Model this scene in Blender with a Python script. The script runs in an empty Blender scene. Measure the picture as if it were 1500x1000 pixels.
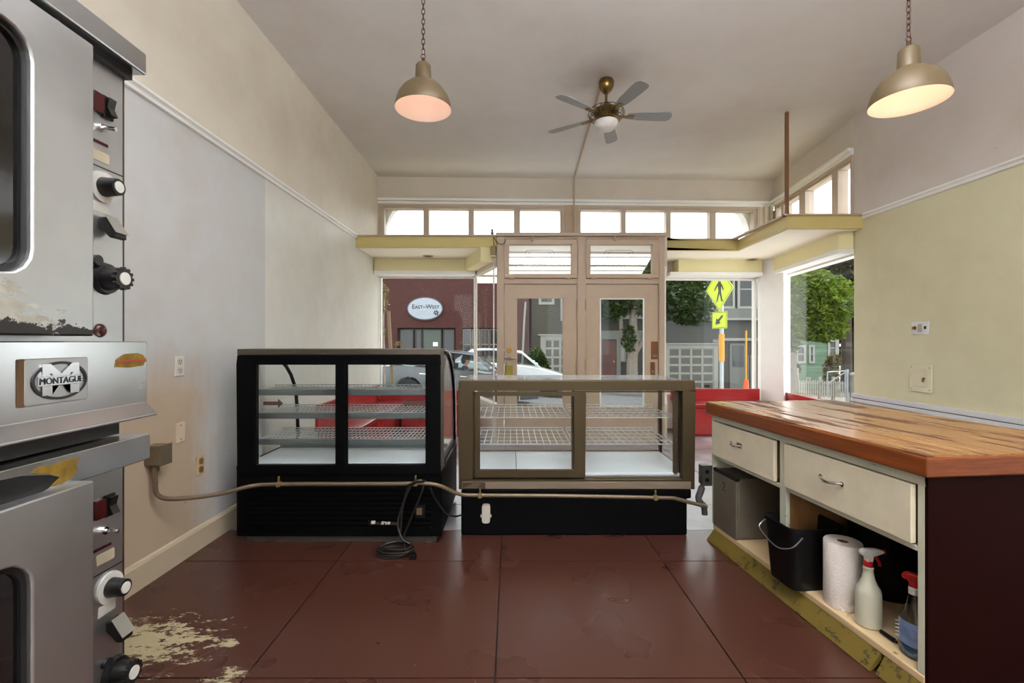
import bpy, bmesh, math, random
from mathutils import Matrix, Vector

scene = bpy.context.scene
COL = scene.collection
R = random.Random(7)

# ------------------------------------------------------------------ camera
F = 690.0; VX = 748.0; VY = 500.0; H = 1.3
cam = bpy.data.cameras.new('camera'); camo = bpy.data.objects.new('camera', cam); COL.objects.link(camo)
cam.sensor_width = 36.0; cam.lens = F / 1500 * 36.0
cam.shift_x = (750 - VX) / 1500.0
cam.clip_start = 0.02; cam.clip_end = 300
camo.location = (0, 0, H); camo.rotation_euler = (math.pi / 2, 0, 0)
scene.camera = camo

# ------------------------------------------------------------------ sky, sun, exposure
world = bpy.data.worlds.new('sky'); scene.world = world; world.use_nodes = True
bg = world.node_tree.nodes['Background']
bg.inputs[0].default_value = (0.95, 0.98, 1.0, 1); bg.inputs[1].default_value = 2.6
sun = bpy.data.lights.new('sun', 'SUN'); suno = bpy.data.objects.new('sun', sun); COL.objects.link(suno)
sun.energy = 4.0; sun.angle = math.radians(4); sun.color = (1.0, 0.95, 0.86)
_sd = Vector((-0.55, -0.10, -0.83))              # high hazy sun shining down the cross street
suno.rotation_euler = _sd.to_track_quat('-Z', 'Y').to_euler(); suno.location = (12, 8, 14)
vs = scene.view_settings
vs.view_transform = 'Standard'; vs.look = 'None'; vs.gamma = 1.0; vs.use_curve_mapping = False
vs.exposure = 0.4

# ------------------------------------------------------------------ helpers: colours and materials
def lin(c):
    c = c / 255.0
    return c / 12.92 if c <= 0.04045 else ((c + 0.055) / 1.055) ** 2.4
def rgb(r, g, b): return (lin(r), lin(g), lin(b), 1.0)
def mulc(c, k): return (min(1, c[0] * k), min(1, c[1] * k), min(1, c[2] * k), 1)

class NT:
    """tiny node builder"""
    def __init__(s, name):
        s.m = bpy.data.materials.new(name); s.m.use_nodes = True
        s.t = s.m.node_tree; s.n = s.t.nodes; s.l = s.t.links
        s.b = s.n['Principled BSDF']; s.out = s.n['Material Output']
    def node(s, typ, **kw):
        nd = s.n.new(typ)
        for k, v in kw.items(): setattr(nd, k, v)
        return nd
    def put(s, sock, v):
        if isinstance(v, bpy.types.NodeSocket): s.l.new(v, sock)
        else: sock.default_value = v
    def coord(s, which='Object', scale=(1, 1, 1), loc=(0, 0, 0)):
        tc = s.node('ShaderNodeTexCoord'); mp = s.node('ShaderNodeMapping')
        s.l.new(tc.outputs[which], mp.inputs[0]); mp.inputs['Scale'].default_value = scale; mp.inputs['Location'].default_value = loc
        return mp.outputs[0]
    def pos(s):
        return s.node('ShaderNodeNewGeometry').outputs['Position']
    def xyz(s, v):
        nd = s.node('ShaderNodeSeparateXYZ'); s.l.new(v, nd.inputs[0]); return nd.outputs
    def noise(s, vec, scale=5, detail=4, rough=.55, dist=0):
        nd = s.node('ShaderNodeTexNoise'); s.put(nd.inputs['Vector'], vec)
        nd.inputs['Scale'].default_value = scale; nd.inputs['Detail'].default_value = detail
        nd.inputs['Roughness'].default_value = rough; nd.inputs['Distortion'].default_value = dist
        return nd.outputs[0]
    def math(s, op, a, b=0.0, clamp=False):
        nd = s.node('ShaderNodeMath', operation=op, use_clamp=clamp); s.put(nd.inputs[0], a); s.put(nd.inputs[1], b); return nd.outputs[0]
    def ramp(s, fac, a, b):
        nd = s.node('ShaderNodeMapRange'); s.put(nd.inputs[0], fac); nd.inputs[1].default_value = a; nd.inputs[2].default_value = b; return nd.outputs[0]
    def mix(s, fac, a, b):
        nd = s.node('ShaderNodeMix', data_type='RGBA'); s.put(nd.inputs[0], fac); s.put(nd.inputs[6], a); s.put(nd.inputs[7], b); return nd.outputs[2]
    def bump(s, h, strength=.2, dist=.01):
        nd = s.node('ShaderNodeBump'); s.put(nd.inputs['Height'], h); nd.inputs['Strength'].default_value = strength; nd.inputs['Distance'].default_value = dist
        s.l.new(nd.outputs[0], s.b.inputs['Normal']); return nd.outputs[0]
    def base(s, c): s.put(s.b.inputs['Base Color'], c)
    def rough(s, v): s.put(s.b.inputs['Roughness'], v)
    def metal(s, v): s.put(s.b.inputs['Metallic'], v)

MATS = {}
def mat(name, col, rough=.5, metal=0.0, var=.06, vscale=7, bump=.05, bscale=60, stretch=(1, 1, 1), coat=0, spec=.5):
    if name in MATS: return MATS[name]
    t = NT(name); v = t.coord('Object', stretch)
    n = t.noise(v, vscale, 5)
    t.base(t.mix(t.ramp(n, .3, .7), mulc(col, 1 - var), mulc(col, 1 + var)))
    n2 = t.noise(v, bscale, 3)
    t.rough(t.math('ADD', t.math('MULTIPLY', n, .12), rough - .06, True)); t.metal(metal)
    if bump: t.bump(n2, bump, .004)
    t.b.inputs['Specular IOR Level'].default_value = spec
    if coat: t.b.inputs['Coat Weight'].default_value = coat; t.b.inputs['Coat Roughness'].default_value = .12
    MATS[name] = t.m; return t.m

def glass(name, tint=(1, 1, 1, 1), refl=.05, rough=.02, gl=1.45):
    """thin pane: clear straight through, a fresnel share of mirror reflection"""
    if name in MATS: return MATS[name]
    t = NT(name); t.n.remove(t.b)
    tr = t.node('ShaderNodeBsdfTransparent'); gz = t.node('ShaderNodeBsdfGlossy'); mx = t.node('ShaderNodeMixShader'); ge = t.node('ShaderNodeNewGeometry'); vm = t.node('ShaderNodeVectorMath', operation='DOT_PRODUCT')
    t.l.new(ge.outputs['Normal'], vm.inputs[0]); t.l.new(ge.outputs['Incoming'], vm.inputs[1])
    sch = t.math('POWER', t.math('SUBTRACT', 1.0, t.math('ABSOLUTE', vm.outputs['Value'])), 5.0)      # Schlick, the same from both sides of the pane
    fres = t.math('ADD', .008, t.math('MULTIPLY', sch, .45))
    n = t.noise(t.coord('Object'), 3, 2)
    tr.inputs[0].default_value = tint; t.put(gz.inputs['Roughness'], t.math('MULTIPLY', n, rough * 2)); gz.inputs[0].default_value = (1, 1, 1, 1)
    t.put(mx.inputs[0], t.math('ADD', fres, refl, True))
    t.l.new(tr.outputs[0], mx.inputs[1]); t.l.new(gz.outputs[0], mx.inputs[2]); t.l.new(mx.outputs[0], t.out.inputs[0])
    MATS[name] = t.m; return t.m

def emis(name, col, strength):
    if name in MATS: return MATS[name]
    t = NT(name); t.base(col); t.b.inputs['Emission Color'].default_value = col; t.b.inputs['Emission Strength'].default_value = strength
    MATS[name] = t.m; return t.m

# ------------------------------------------------------------------ helpers: meshes and objects
WM = {}      # world matrix of every object made here
I4 = Matrix.Identity(4)
def frame(x, y, z=0, rz=0, rx=0, ry=0):
    return Matrix.Translation((x, y, z)) @ Matrix.Rotation(rz, 4, 'Z') @ Matrix.Rotation(ry, 4, 'Y') @ Matrix.Rotation(rx, 4, 'X')

class MB:
    def __init__(s, fr=I4): s.v = []; s.f = []; s.fr = fr
    def add(s, vs, fs):
        o = len(s.v); s.v += [Vector(p) for p in vs]; s.f += [tuple(i + o for i in q) for q in fs]; return s
    def box(s, x0, x1, y0, y1, z0, z1, m=None):
        vs = [(x, y, z) for z in (z0, z1) for y in (y0, y1) for x in (x0, x1)]
        if m is not None: vs = [m @ Vector(p) for p in vs]
        return s.add(vs, [(0, 2, 3, 1), (4, 5, 7, 6), (0, 1, 5, 4), (2, 6, 7, 3), (0, 4, 6, 2), (1, 3, 7, 5)])
    def bar(s, p0, p1, w, h, up=(0, 0, 1)):
        """rectangular bar from p0 to p1; w across, h along up"""
        p0 = Vector(p0); p1 = Vector(p1); d = (p1 - p0).normalized(); u = Vector(up)
        if abs(d.dot(u)) > .99: u = Vector((0, 1, 0))
        a = d.cross(u).normalized(); b = a.cross(d).normalized()
        vs = []
        for p in (p0, p1):
            for i, j in ((-1, -1), (1, -1), (1, 1), (-1, 1)): vs.append(p + a * (w / 2 * i) + b * (h / 2 * j))
        return s.add(vs, [(0, 1, 2, 3), (7, 6, 5, 4), (0, 4, 5, 1), (1, 5, 6, 2), (2, 6, 7, 3), (3, 7, 4, 0)])
    def cyl(s, p0, p1, r0, r1=None, n=16, caps=True):
        r1 = r0 if r1 is None else r1
        p0 = Vector(p0); p1 = Vector(p1); d = (p1 - p0).normalized()
        u = Vector((0, 0, 1)) if abs(d.z) < .9 else Vector((1, 0, 0))
        a = d.cross(u).normalized(); b = d.cross(a)
        vs = []
        for p, r in ((p0, r0), (p1, r1)):
            for i in range(n):
                t = 2 * math.pi * i / n; vs.append(p + a * (r * math.cos(t)) + b * (r * math.sin(t)))
        fs = [(i, (i + 1) % n, n + (i + 1) % n, n + i) for i in range(n)]
        if caps: fs += [tuple(range(n - 1, -1, -1)), tuple(range(n, 2 * n))]
        return s.add(vs, fs)
    def tube(s, pts, r, n=8, closed=False):
        pts = [Vector(p) for p in pts]; k = len(pts); vs = []; fs = []; prev = None
        for i, p in enumerate(pts):
            if closed: d = (pts[(i + 1) % k] - pts[i - 1])
            else: d = pts[min(i + 1, k - 1)] - pts[max(i - 1, 0)]
            d.normalize()
            if prev is None:
                u = Vector((0, 0, 1)) if abs(d.z) < .9 else Vector((1, 0, 0)); a = d.cross(u).normalized()
            else:
                a = (prev - d * prev.dot(d))
                if a.length < 1e-6: a = d.orthogonal()
                a.normalize()
            prev = a; b = d.cross(a); rr = r[i] if isinstance(r, (list, tuple)) else r
            for j in range(n):
                t = 2 * math.pi * j / n; vs.append(p + a * (rr * math.cos(t)) + b * (rr * math.sin(t)))
        m = k if closed else k - 1
        for i in range(m):
            i2 = (i + 1) % k
            for j in range(n): fs.append((i * n + j, i * n + (j + 1) % n, i2 * n + (j + 1) % n, i2 * n + j))
        if not closed: fs += [tuple(range(n - 1, -1, -1)), tuple((k - 1) * n + j for j in range(n))]
        return s.add(vs, fs)
    def lathe(s, prof, n=24, c=(0, 0, 0), sx=1, sy=1, closed=False, caps=True):
        vs = []; fs = []; k = len(prof)
        for r, z in prof:
            for j in range(n):
                t = 2 * math.pi * j / n; vs.append((c[0] + r * sx * math.cos(t), c[1] + r * sy * math.sin(t), c[2] + z))
        for i in range(k - 1 if not closed else k):
            i2 = (i + 1) % k
            for j in range(n): fs.append((i * n + j, i * n + (j + 1) % n, i2 * n + (j + 1) % n, i2 * n + j))
        if not closed and caps:
            if prof[0][0] > 1e-5: fs.append(tuple(range(n - 1, -1, -1)))
            if prof[-1][0] > 1e-5: fs.append(tuple((k - 1) * n + j for j in range(n)))
        return s.add(vs, fs)
    def prism(s, poly, a0, a1, axis='z'):
        """extrude a 2D polygon: axis z (x,y), axis y (x,z), axis x (y,z)"""
        def P(p, a): return {'z': (p[0], p[1], a), 'y': (p[0], a, p[1]), 'x': (a, p[0], p[1])}[axis]
        n = len(poly); vs = [P(p, a0) for p in poly] + [P(p, a1) for p in poly]
        fs = [tuple(range(n - 1, -1, -1)), tuple(range(n, 2 * n))] + [(i, (i + 1) % n, n + (i + 1) % n, n + i) for i in range(n)]
        return s.add(vs, fs)
    def ring(s, outer, inner, a0, a1, axis='y'):
        """plate with a hole: two loops of equal length, extruded"""
        def P(p, a): return {'z': (p[0], p[1], a), 'y': (p[0], a, p[1]), 'x': (a, p[0], p[1])}[axis]
        n = len(outer); vs = [P(p, a) for a in (a0, a1) for lp in (outer, inner) for p in lp]; fs = []
        for i in range(n):
            j = (i + 1) % n
            fs += [(i, n + i, n + j, j), (2 * n + i, 2 * n + j, 3 * n + j, 3 * n + i), (i, j, 2 * n + j, 2 * n + i), (n + i, 3 * n + i, 3 * n + j, n + j)]
        return s.add(vs, fs)
    def sphere(s, c, r, nu=16, nv=10, zmin=-1.0, zmax=1.0):
        r = (r, r, r) if not isinstance(r, (tuple, list)) else r
        prof = []
        a0 = math.asin(zmin); a1 = math.asin(zmax)
        for i in range(nv + 1):
            a = a0 + (a1 - a0) * i / nv; prof.append((max(math.cos(a), 0.0), math.sin(a)))
        vs = []; fs = []
        for pr, pz in prof:
            for j in range(nu):
                t = 2 * math.pi * j / nu; vs.append((c[0] + r[0] * pr * math.cos(t), c[1] + r[1] * pr * math.sin(t), c[2] + r[2] * pz))
        for i in range(nv):
            for j in range(nu): fs.append((i * nu + j, i * nu + (j + 1) % nu, (i + 1) * nu + (j + 1) % nu, (i + 1) * nu + j))
        return s.add(vs, fs)
    def build(s, name, m, parent=None, smooth=False, bevel=0, seg=2, kind=None, sharp=35):
        me = bpy.data.meshes.new(name); o = bpy.data.objects.new(name, me); COL.objects.link(o)
        if parent is not None: T = WM[parent].inverted() @ s.fr; WM[o] = WM[parent].copy()
        else:
            ws = [s.fr @ p for p in s.v]; xs = [p.x for p in ws]; ys = [p.y for p in ws]; zs = [p.z for p in ws]
            base = Vector(((min(xs) + max(xs)) / 2, (min(ys) + max(ys)) / 2, min(zs)))
            WM[o] = Matrix.Translation(base); T = Matrix.Translation(-base) @ s.fr; o.location = base
        me.from_pydata([tuple(T @ p) for p in s.v], [], s.f)
        bm = bmesh.new(); bm.from_mesh(me); bmesh.ops.remove_doubles(bm, verts=bm.verts, dist=1e-6); bmesh.ops.recalc_face_normals(bm, faces=bm.faces); bm.to_mesh(me); bm.free()
        if smooth:
            for p in me.polygons: p.use_smooth = True
            me.set_sharp_from_angle(angle=math.radians(sharp))
        if m is not None: me.materials.append(m)
        if parent is not None: o.parent = parent
        if bevel:
            md = o.modifiers.new('bevel', 'BEVEL'); md.width = bevel; md.segments = seg; md.limit_method = 'ANGLE'; md.angle_limit = math.radians(40)
        if kind: o['kind'] = kind
        return o

def tag(o, label, cat, group=None, kind=None):
    o['label'] = label; o['category'] = cat
    if group: o['group'] = group
    if kind: o['kind'] = kind
    return o
def thing(name, label, cat, fr=I4, group=None, kind=None):
    o = bpy.data.objects.new(name, None); COL.objects.link(o); o.empty_display_size = .1
    o.matrix_world = fr; WM[o] = fr.copy()
    loc, rot, sc = fr.decompose(); o.location = loc; o.rotation_mode = 'XYZ'; o.rotation_euler = rot.to_euler()
    return tag(o, label, cat, group, kind)
def struct(name, label, cat, mb, m, bevel=0, smooth=False):
    return tag(mb.build(name, m, None, smooth, bevel), label, cat, None, 'structure')
def dup(src, parent, off):
    """a copy of one part (and its own children) shifted by off in its parent's space"""
    c = src.copy(); COL.objects.link(c); c.parent = parent; c.location = Vector(src.location) + Vector(off)
    WM[c] = WM[src] @ Matrix.Translation(off)
    for ch in list(src.children):
        d = ch.copy(); COL.objects.link(d); d.parent = c
    return c
def text(body, size, m, parent, fr, depth=.001, name='lettering', caps=None, align='CENTER', shear=0, bold=0.0):
    cu = bpy.data.curves.new('t', 'FONT'); cu.body = body; cu.size = size; cu.extrude = depth; cu.align_x = align; cu.align_y = 'CENTER'; cu.shear = shear; cu.offset = bold
    cu.resolution_u = 3
    if caps:
        cu.small_caps_scale = caps
        for i, ch in enumerate(body):
            if ch.islower(): cu.body_format[i].use_small_caps = True
    to = bpy.data.objects.new('t', cu); COL.objects.link(to)
    dg = bpy.context.evaluated_depsgraph_get(); me = bpy.data.meshes.new_from_object(to.evaluated_get(dg))
    bpy.data.objects.remove(to); bpy.data.curves.remove(cu)
    me.transform(WM[parent].inverted() @ fr); me.materials.clear(); me.materials.append(m)
    o = bpy.data.objects.new(name, me); COL.objects.link(o); o.parent = parent; WM[o] = WM[parent].copy()
    return o

def rrect(x0, x1, z0, z1, r, n=4):
    """rounded rectangle loop"""
    pts = []
    for cx, cz, a in ((x1 - r, z1 - r, 0), (x0 + r, z1 - r, 90), (x0 + r, z0 + r, 180), (x1 - r, z0 + r, 270)):
        for i in range(n + 1):
            t = math.radians(a + 90 * i / n); pts.append((cx + r * math.cos(t), cz + r * math.sin(t)))
    return pts
def rproj(loop, x0, x1, z0, z1):
    """loop of a rounded rectangle pushed out to the plain rectangle around it"""
    n = len(loop) // 4; out = []
    corners = [(x1, z1), (x0, z1), (x0, z0), (x1, z0)]
    for q in range(4):
        seg = loop[q * n:(q + 1) * n]; cx, cz = corners[q]; h = n // 2
        for i, (px, pz) in enumerate(seg):
            if q in (0, 2): first = (cx, pz); last = (px, cz)
            else: first = (px, cz); last = (cx, pz)
            if n % 2 and i == h: out.append((cx, cz))
            elif i < n / 2 - .5 + (0 if n % 2 else .01): out.append(first if i else first)
            else: out.append(last)
    return out
def arcpts(c, r, a0, a1, n, plane='xz', k=0.0):
    out = []
    for i in range(n + 1):
        t = math.radians(a0 + (a1 - a0) * i / n); u = r * math.cos(t); v = r * math.sin(t)
        out.append({'xz': (c[0] + u, c[1], c[2] + v), 'xy': (c[0] + u, c[1] + v, c[2]), 'yz': (c[0], c[1] + u, c[2] + v)}[plane])
    return out
def smoothpath(pts, n=6):
    """Catmull-Rom through the points"""
    pts = [Vector(p) for p in pts]; out = []
    for i in range(len(pts) - 1):
        p0 = pts[max(i - 1, 0)]; p1 = pts[i]; p2 = pts[i + 1]; p3 = pts[min(i + 2, len(pts) - 1)]
        for j in range(n):
            t = j / n; out.append(.5 * ((2 * p1) + (p2 - p0) * t + (2 * p0 - 5 * p1 + 4 * p2 - p3) * t * t + (3 * p1 - p0 - 3 * p2 + p3) * t ** 3))
    out.append(pts[-1]); return out

# ================================================================== materials of the room
def wall_paint(name, lower, lower2, upper, ysplit, zsplit, stain, patch=False, soot=None):
    t = NT(name); p = t.pos(); x, y, z = t.xyz(p)
    n = t.noise(p, 1.3, 5, .6); n2 = t.noise(p, 5, 4, .6)
    low = t.mix(t.math('GREATER_THAN', y, ysplit), lower, lower2)
    c = t.mix(t.math('GREATER_THAN', z, zsplit), low, upper)
    f = t.math('MULTIPLY', t.ramp(n, .5, .8), .45)
    c = t.mix(f, c, t.mix(.55, c, stain))
    c = t.mix(t.math('MULTIPLY', t.ramp(n2, .35, .75), .12), c, stain)
    if soot is not None:      # brown soot blown around the fan mount
        ddx = t.math('SUBTRACT', x, soot[0]); ddy = t.math('SUBTRACT', y, soot[1]); dd = t.math('SQRT', t.math('ADD', t.math('MULTIPLY', ddx, ddx), t.math('MULTIPLY', ddy, ddy)))
        c = t.mix(t.math('MULTIPLY', t.ramp(t.math('ADD', dd, t.math('MULTIPLY', t.math('SUBTRACT', n, .5), .9)), .42, .03), .42), c, rgb(140, 108, 86))
    if patch:      # warm dim-light tint and brown drips painted low on the wall beside the ovens
        pn = t.math('MULTIPLY', t.math('SUBTRACT', t.noise(t.coord('Object', (1, 1, .35)), 2.6, 6, .65), .5), .9)
        a = t.ramp(t.math('ADD', y, pn), 3.12, 2.86); b = t.ramp(t.math('ADD', z, pn), 1.35, .95)
        c = t.mix(t.math('MULTIPLY', t.math('MULTIPLY', a, b), .8), c, rgb(190, 164, 132))
    # scuffs and nail holes: short dark specks
    vo = t.node('ShaderNodeTexVoronoi'); t.put(vo.inputs['Vector'], p); vo.inputs['Scale'].default_value = 2.2
    c = t.mix(t.math('MULTIPLY', t.math('LESS_THAN', vo.outputs['Distance'], .011), .7), c, rgb(90, 80, 70))
    t.base(c); t.rough(.55); t.bump(t.noise(p, 22, 4), .08, .01); return t.m
M_WL = wall_paint('paint_wall_left', rgb(204, 205, 206), rgb(224, 224, 217), rgb(226, 218, 204), 3.76, 2.63, rgb(176, 146, 110), True)
M_WR = wall_paint('paint_wall_right', rgb(218, 212, 178), rgb(218, 212, 178), rgb(214, 204, 198), 50, 2.63, rgb(178, 162, 120))
M_CEIL = wall_paint('paint_ceiling', rgb(224, 220, 218), rgb(224, 220, 218), rgb(224, 220, 218), 50, 9, rgb(196, 176, 162), soot=(.893, 4.33))
M_BEAM = mat('paint_beam', rgb(216, 205, 192), .55, var=.05, vscale=2.5)
M_TAN = mat('paint_tan_frame', rgb(188, 165, 142), .45, var=.06, vscale=5, bump=.08)
M_SASH = mat('paint_sash', rgb(194, 178, 163), .45, var=.05)
M_CREAM = mat('paint_cream_soffit', rgb(236, 226, 176), .5, var=.03, vscale=2)
M_FASC = mat('cream_paint_shaded_fascia', rgb(206, 188, 122), .5, var=.04, vscale=2)  # darker copy of the cream paint, with the fascia's shade in the colour
M_UNDER = mat('cream_paint_lit_underside', rgb(248, 242, 226), .5, var=.02, vscale=2)  # paler copy of the cream paint, with bounced daylight in the colour
M_WHITE = mat('paint_white_trim', rgb(242, 241, 238), .4, var=.02)
M_GREYW = mat('paint_grey_white_boards', rgb(214, 214, 218), .4, var=.03)
M_GLASS = glass('window_glass', (.97, .98, .97, 1), .0)
M_BRASS = mat('aged_brass', rgb(150, 115, 60), .35, 1, .15)
M_CHROME = mat('chrome', rgb(215, 215, 215), .15, 1, .03, bump=0)
M_BLK = mat('black_plastic', rgb(12, 12, 13), .45, var=.1, bump=.02, spec=.25)
M_DARKHOLE = mat('bare_brown_wood', rgb(120, 72, 26), .6, var=.25, vscale=25, stretch=(1, 1, .2))

def floor_mat():
    t = NT('worn_maroon_floor_paint'); p = t.pos(); x, y, z = t.xyz(p)
    n = t.noise(p, 1.1, 3, .5); n2 = t.noise(p, 3, 2, .5); n3 = t.noise(p, 45, 4, .7)
    c = t.mix(n3, rgb(70, 40, 32), rgb(77, 44, 35))
    # chipped away patches showing the old pale layer, around a few worn spots
    mask = None
    for (cx, cy, sx, sy) in ((-1.66, 2.03, .72, .36), (-1.10, 1.82, .14, .10), (-1.22, 2.03, .10, .06)):
        dx = t.math('DIVIDE', t.math('SUBTRACT', x, cx), sx); dy = t.math('DIVIDE', t.math('SUBTRACT', y, cy), sy)
        d = t.math('SQRT', t.math('ADD', t.math('MULTIPLY', dx, dx), t.math('MULTIPLY', dy, dy)))
        k = t.math('SUBTRACT', 1.0, d)
        mask = k if mask is None else t.math('MAXIMUM', mask, k)
    pn = t.noise(t.coord('Object', (7, 13, 5)), 1.6, 9, .82)
    worn = t.math('GREATER_THAN', t.math('ADD', t.math('MULTIPLY', mask, .34), pn), .715)
    worn = t.math('MULTIPLY', worn, t.math('GREATER_THAN', mask, -.25))
    specks = t.math('GREATER_THAN', t.noise(p, 22, 3, .6), .73)
    c = t.mix(t.math('MULTIPLY', specks, .35), c, rgb(160, 140, 116))
    c = t.mix(worn, c, t.mix(n3, rgb(168, 156, 122), rgb(190, 178, 146)))
    t.base(c); t.rough(t.math('ADD', t.math('MULTIPLY', n2, .06), .25, True)); t.b.inputs['Specular IOR Level'].default_value = .5
    t.bump(t.math('SUBTRACT', 1.0, worn), .04, .004)
    return t.m
M_FLOOR = floor_mat()

M_FRONT = mat('pale_window_sheen_floor', rgb(150, 144, 148), .24, var=.22, vscale=3, bump=.08, bscale=14)  # pale grey paints the window reflection into the floor before the cases

# ================================================================== the room shell
XL, XR, YB, ZC = -1.96, 3.74, -3.6, 3.74
FA = 0.0303; FR = frame(XL, 6.97, 0, FA)                      # front wall: local x along it, y outward
RA = math.atan2(7.15 - 5.13, 3.98 - 3.74); RF = frame(3.74, 5.13, 0, RA)   # angled side window wall: local x along it, -y outward
RL = math.hypot(.24, 2.02)
def fs(px):                                                    # distance along the front wall for a picture column
    t = (px - VX) / F; return (t * 6.97 - XL) / (math.cos(FA) - t * math.sin(FA))
def rs(px):
    t = (px - VX) / F; return (t * 5.13 - 3.74) / (math.cos(RA) - t * math.sin(RA))
def X(px, d): return (px - VX) * d / F
def Z(py, d): return H + (VY - py) * d / F

fl = struct('floor', 'worn maroon painted floor with scored square joints', 'floor', MB().prism([(XL - .2, YB - .2), (XR + .2, YB - .2), (XR + .2, 5.1), (4.1, 7.3), (XL - .2, 7.15)], -.12, -.01), mat('dark_floor_joint', rgb(34, 20, 17), .7))
xs = [XL, -1.03, -.06, .90, 1.86, 2.8, XR]; ys = [YB, -2.05, -1.1, -.14, .85, 1.82, 2.79, 3.25, 3.76, 4.73, 5.13]
for i in range(len(xs) - 1):
    for j in range(len(ys) - 1):
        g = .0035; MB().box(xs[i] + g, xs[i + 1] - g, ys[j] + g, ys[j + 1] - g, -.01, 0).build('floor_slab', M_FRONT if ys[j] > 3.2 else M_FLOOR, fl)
ys2 = [5.13, 5.70, 6.70]
for i in range(len(xs) - 1):
    for j in range(2):
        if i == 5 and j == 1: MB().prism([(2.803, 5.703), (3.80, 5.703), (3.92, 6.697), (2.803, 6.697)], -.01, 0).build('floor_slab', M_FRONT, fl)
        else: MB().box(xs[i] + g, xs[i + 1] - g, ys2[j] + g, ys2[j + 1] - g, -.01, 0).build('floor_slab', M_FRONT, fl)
struct('ceiling', 'off white painted plaster ceiling with faint brown stains', 'ceiling', MB().prism([(XL - .2, YB - .2), (XR + .2, YB - .2), (XR + .2, 5.1), (4.15, 7.35), (XL - .2, 7.2)], ZC, ZC + .15), M_CEIL)
wl = struct('wall_left', 'long plain wall, grey white below the picture rail and cream above', 'wall', MB().box(XL - .2, XL, YB - .2, 7.2, 0, ZC), M_WL)
wr = struct('wall_right', 'wall painted pale yellow below the picture rail and pinkish grey above', 'wall', MB().box(XR, XR + .2, YB - .2, 5.13, 0, ZC), M_WR)
# unseen back wall; its two large openings are added to light the room
bw = MB()
bw.box(XL, XR, YB - .2, YB, 0, .8).box(XL, XR, YB - .2, YB, 3.1, ZC)
for a, b in ((XL, -1.5), (.7, 1.2), (3.3, XR)): bw.box(a, b, YB - .2, YB, .8, 3.1)
struct('wall_back', 'plain wall with two large added windows out of view', 'wall', bw, M_WR)
def bwin(name, a, b):
    w = thing(name, 'unseen large plain window added in the back wall for daylight', 'window', frame((a + b) / 2, YB - .1, .8), kind='structure')
    m = MB(); n = 3
    for i in range(n + 1):
        x = a + (b - a) * i / n; m.box(x - .03, x + .03, YB - .14, YB - .06, .8, 3.1)
    m.box(a, b, YB - .14, YB - .06, .8, .86).box(a, b, YB - .14, YB - .06, 3.04, 3.1); m.build('window_frame', M_WHITE, w)
    for i in range(n):
        x = a + (b - a) * i / n; MB().box(x + .03, x + (b - a) / n - .03, YB - .103, YB - .097, .86, 3.04).build('pane', M_GLASS, w)
bwin('window_11', -1.5, .7); bwin('window_12', 1.2, 3.3)
# picture rails, baseboard, low boards on the right wall
def railp(x, s):   # section of the moulding (depth, z)
    return [(x, 2.595), (x + s * .018, 2.60), (x + s * .022, 2.617), (x + s * .012, 2.622), (x + s * .03, 2.635), (x + s * .03, 2.65), (x, 2.652)]
struct('trim_1', 'thin white picture rail along the left wall', 'moulding', MB().prism(railp(XL, 1), 0.2, 5.97, 'y'), M_WHITE)
struct('trim_2', 'thin white picture rail along the right wall', 'moulding', MB().prism(railp(XR, -1), YB, 5.12, 'y'), M_WHITE)
struct('baseboard_left', 'tall plain baseboard painted like the left wall', 'baseboard', MB().prism([(XL, 0), (XL + .02, 0), (XL + .02, .125), (XL + .012, .14), (XL, .145)], .2, 4.7, 'y'), mat('paint_baseboard', rgb(200, 184, 160), .5, var=.06, vscale=3))
tw = struct('trim_3', 'stepped white boards capping the lower part of the right wall', 'moulding', MB().box(XR - .025, XR, YB, 5.12, 0, .60), M_GREYW)
for z0, z1, d in ((.60, .645, .035), (.652, .69, .05), (.697, .74, .04)):
    MB().box(XR - d, XR, YB, 5.12, z0, z1).build('board', M_GREYW, tw, bevel=.004)
MB().box(XR - .028, XR, YB, 5.12, .645, .697).build('groove', M_BLK, tw)

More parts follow.
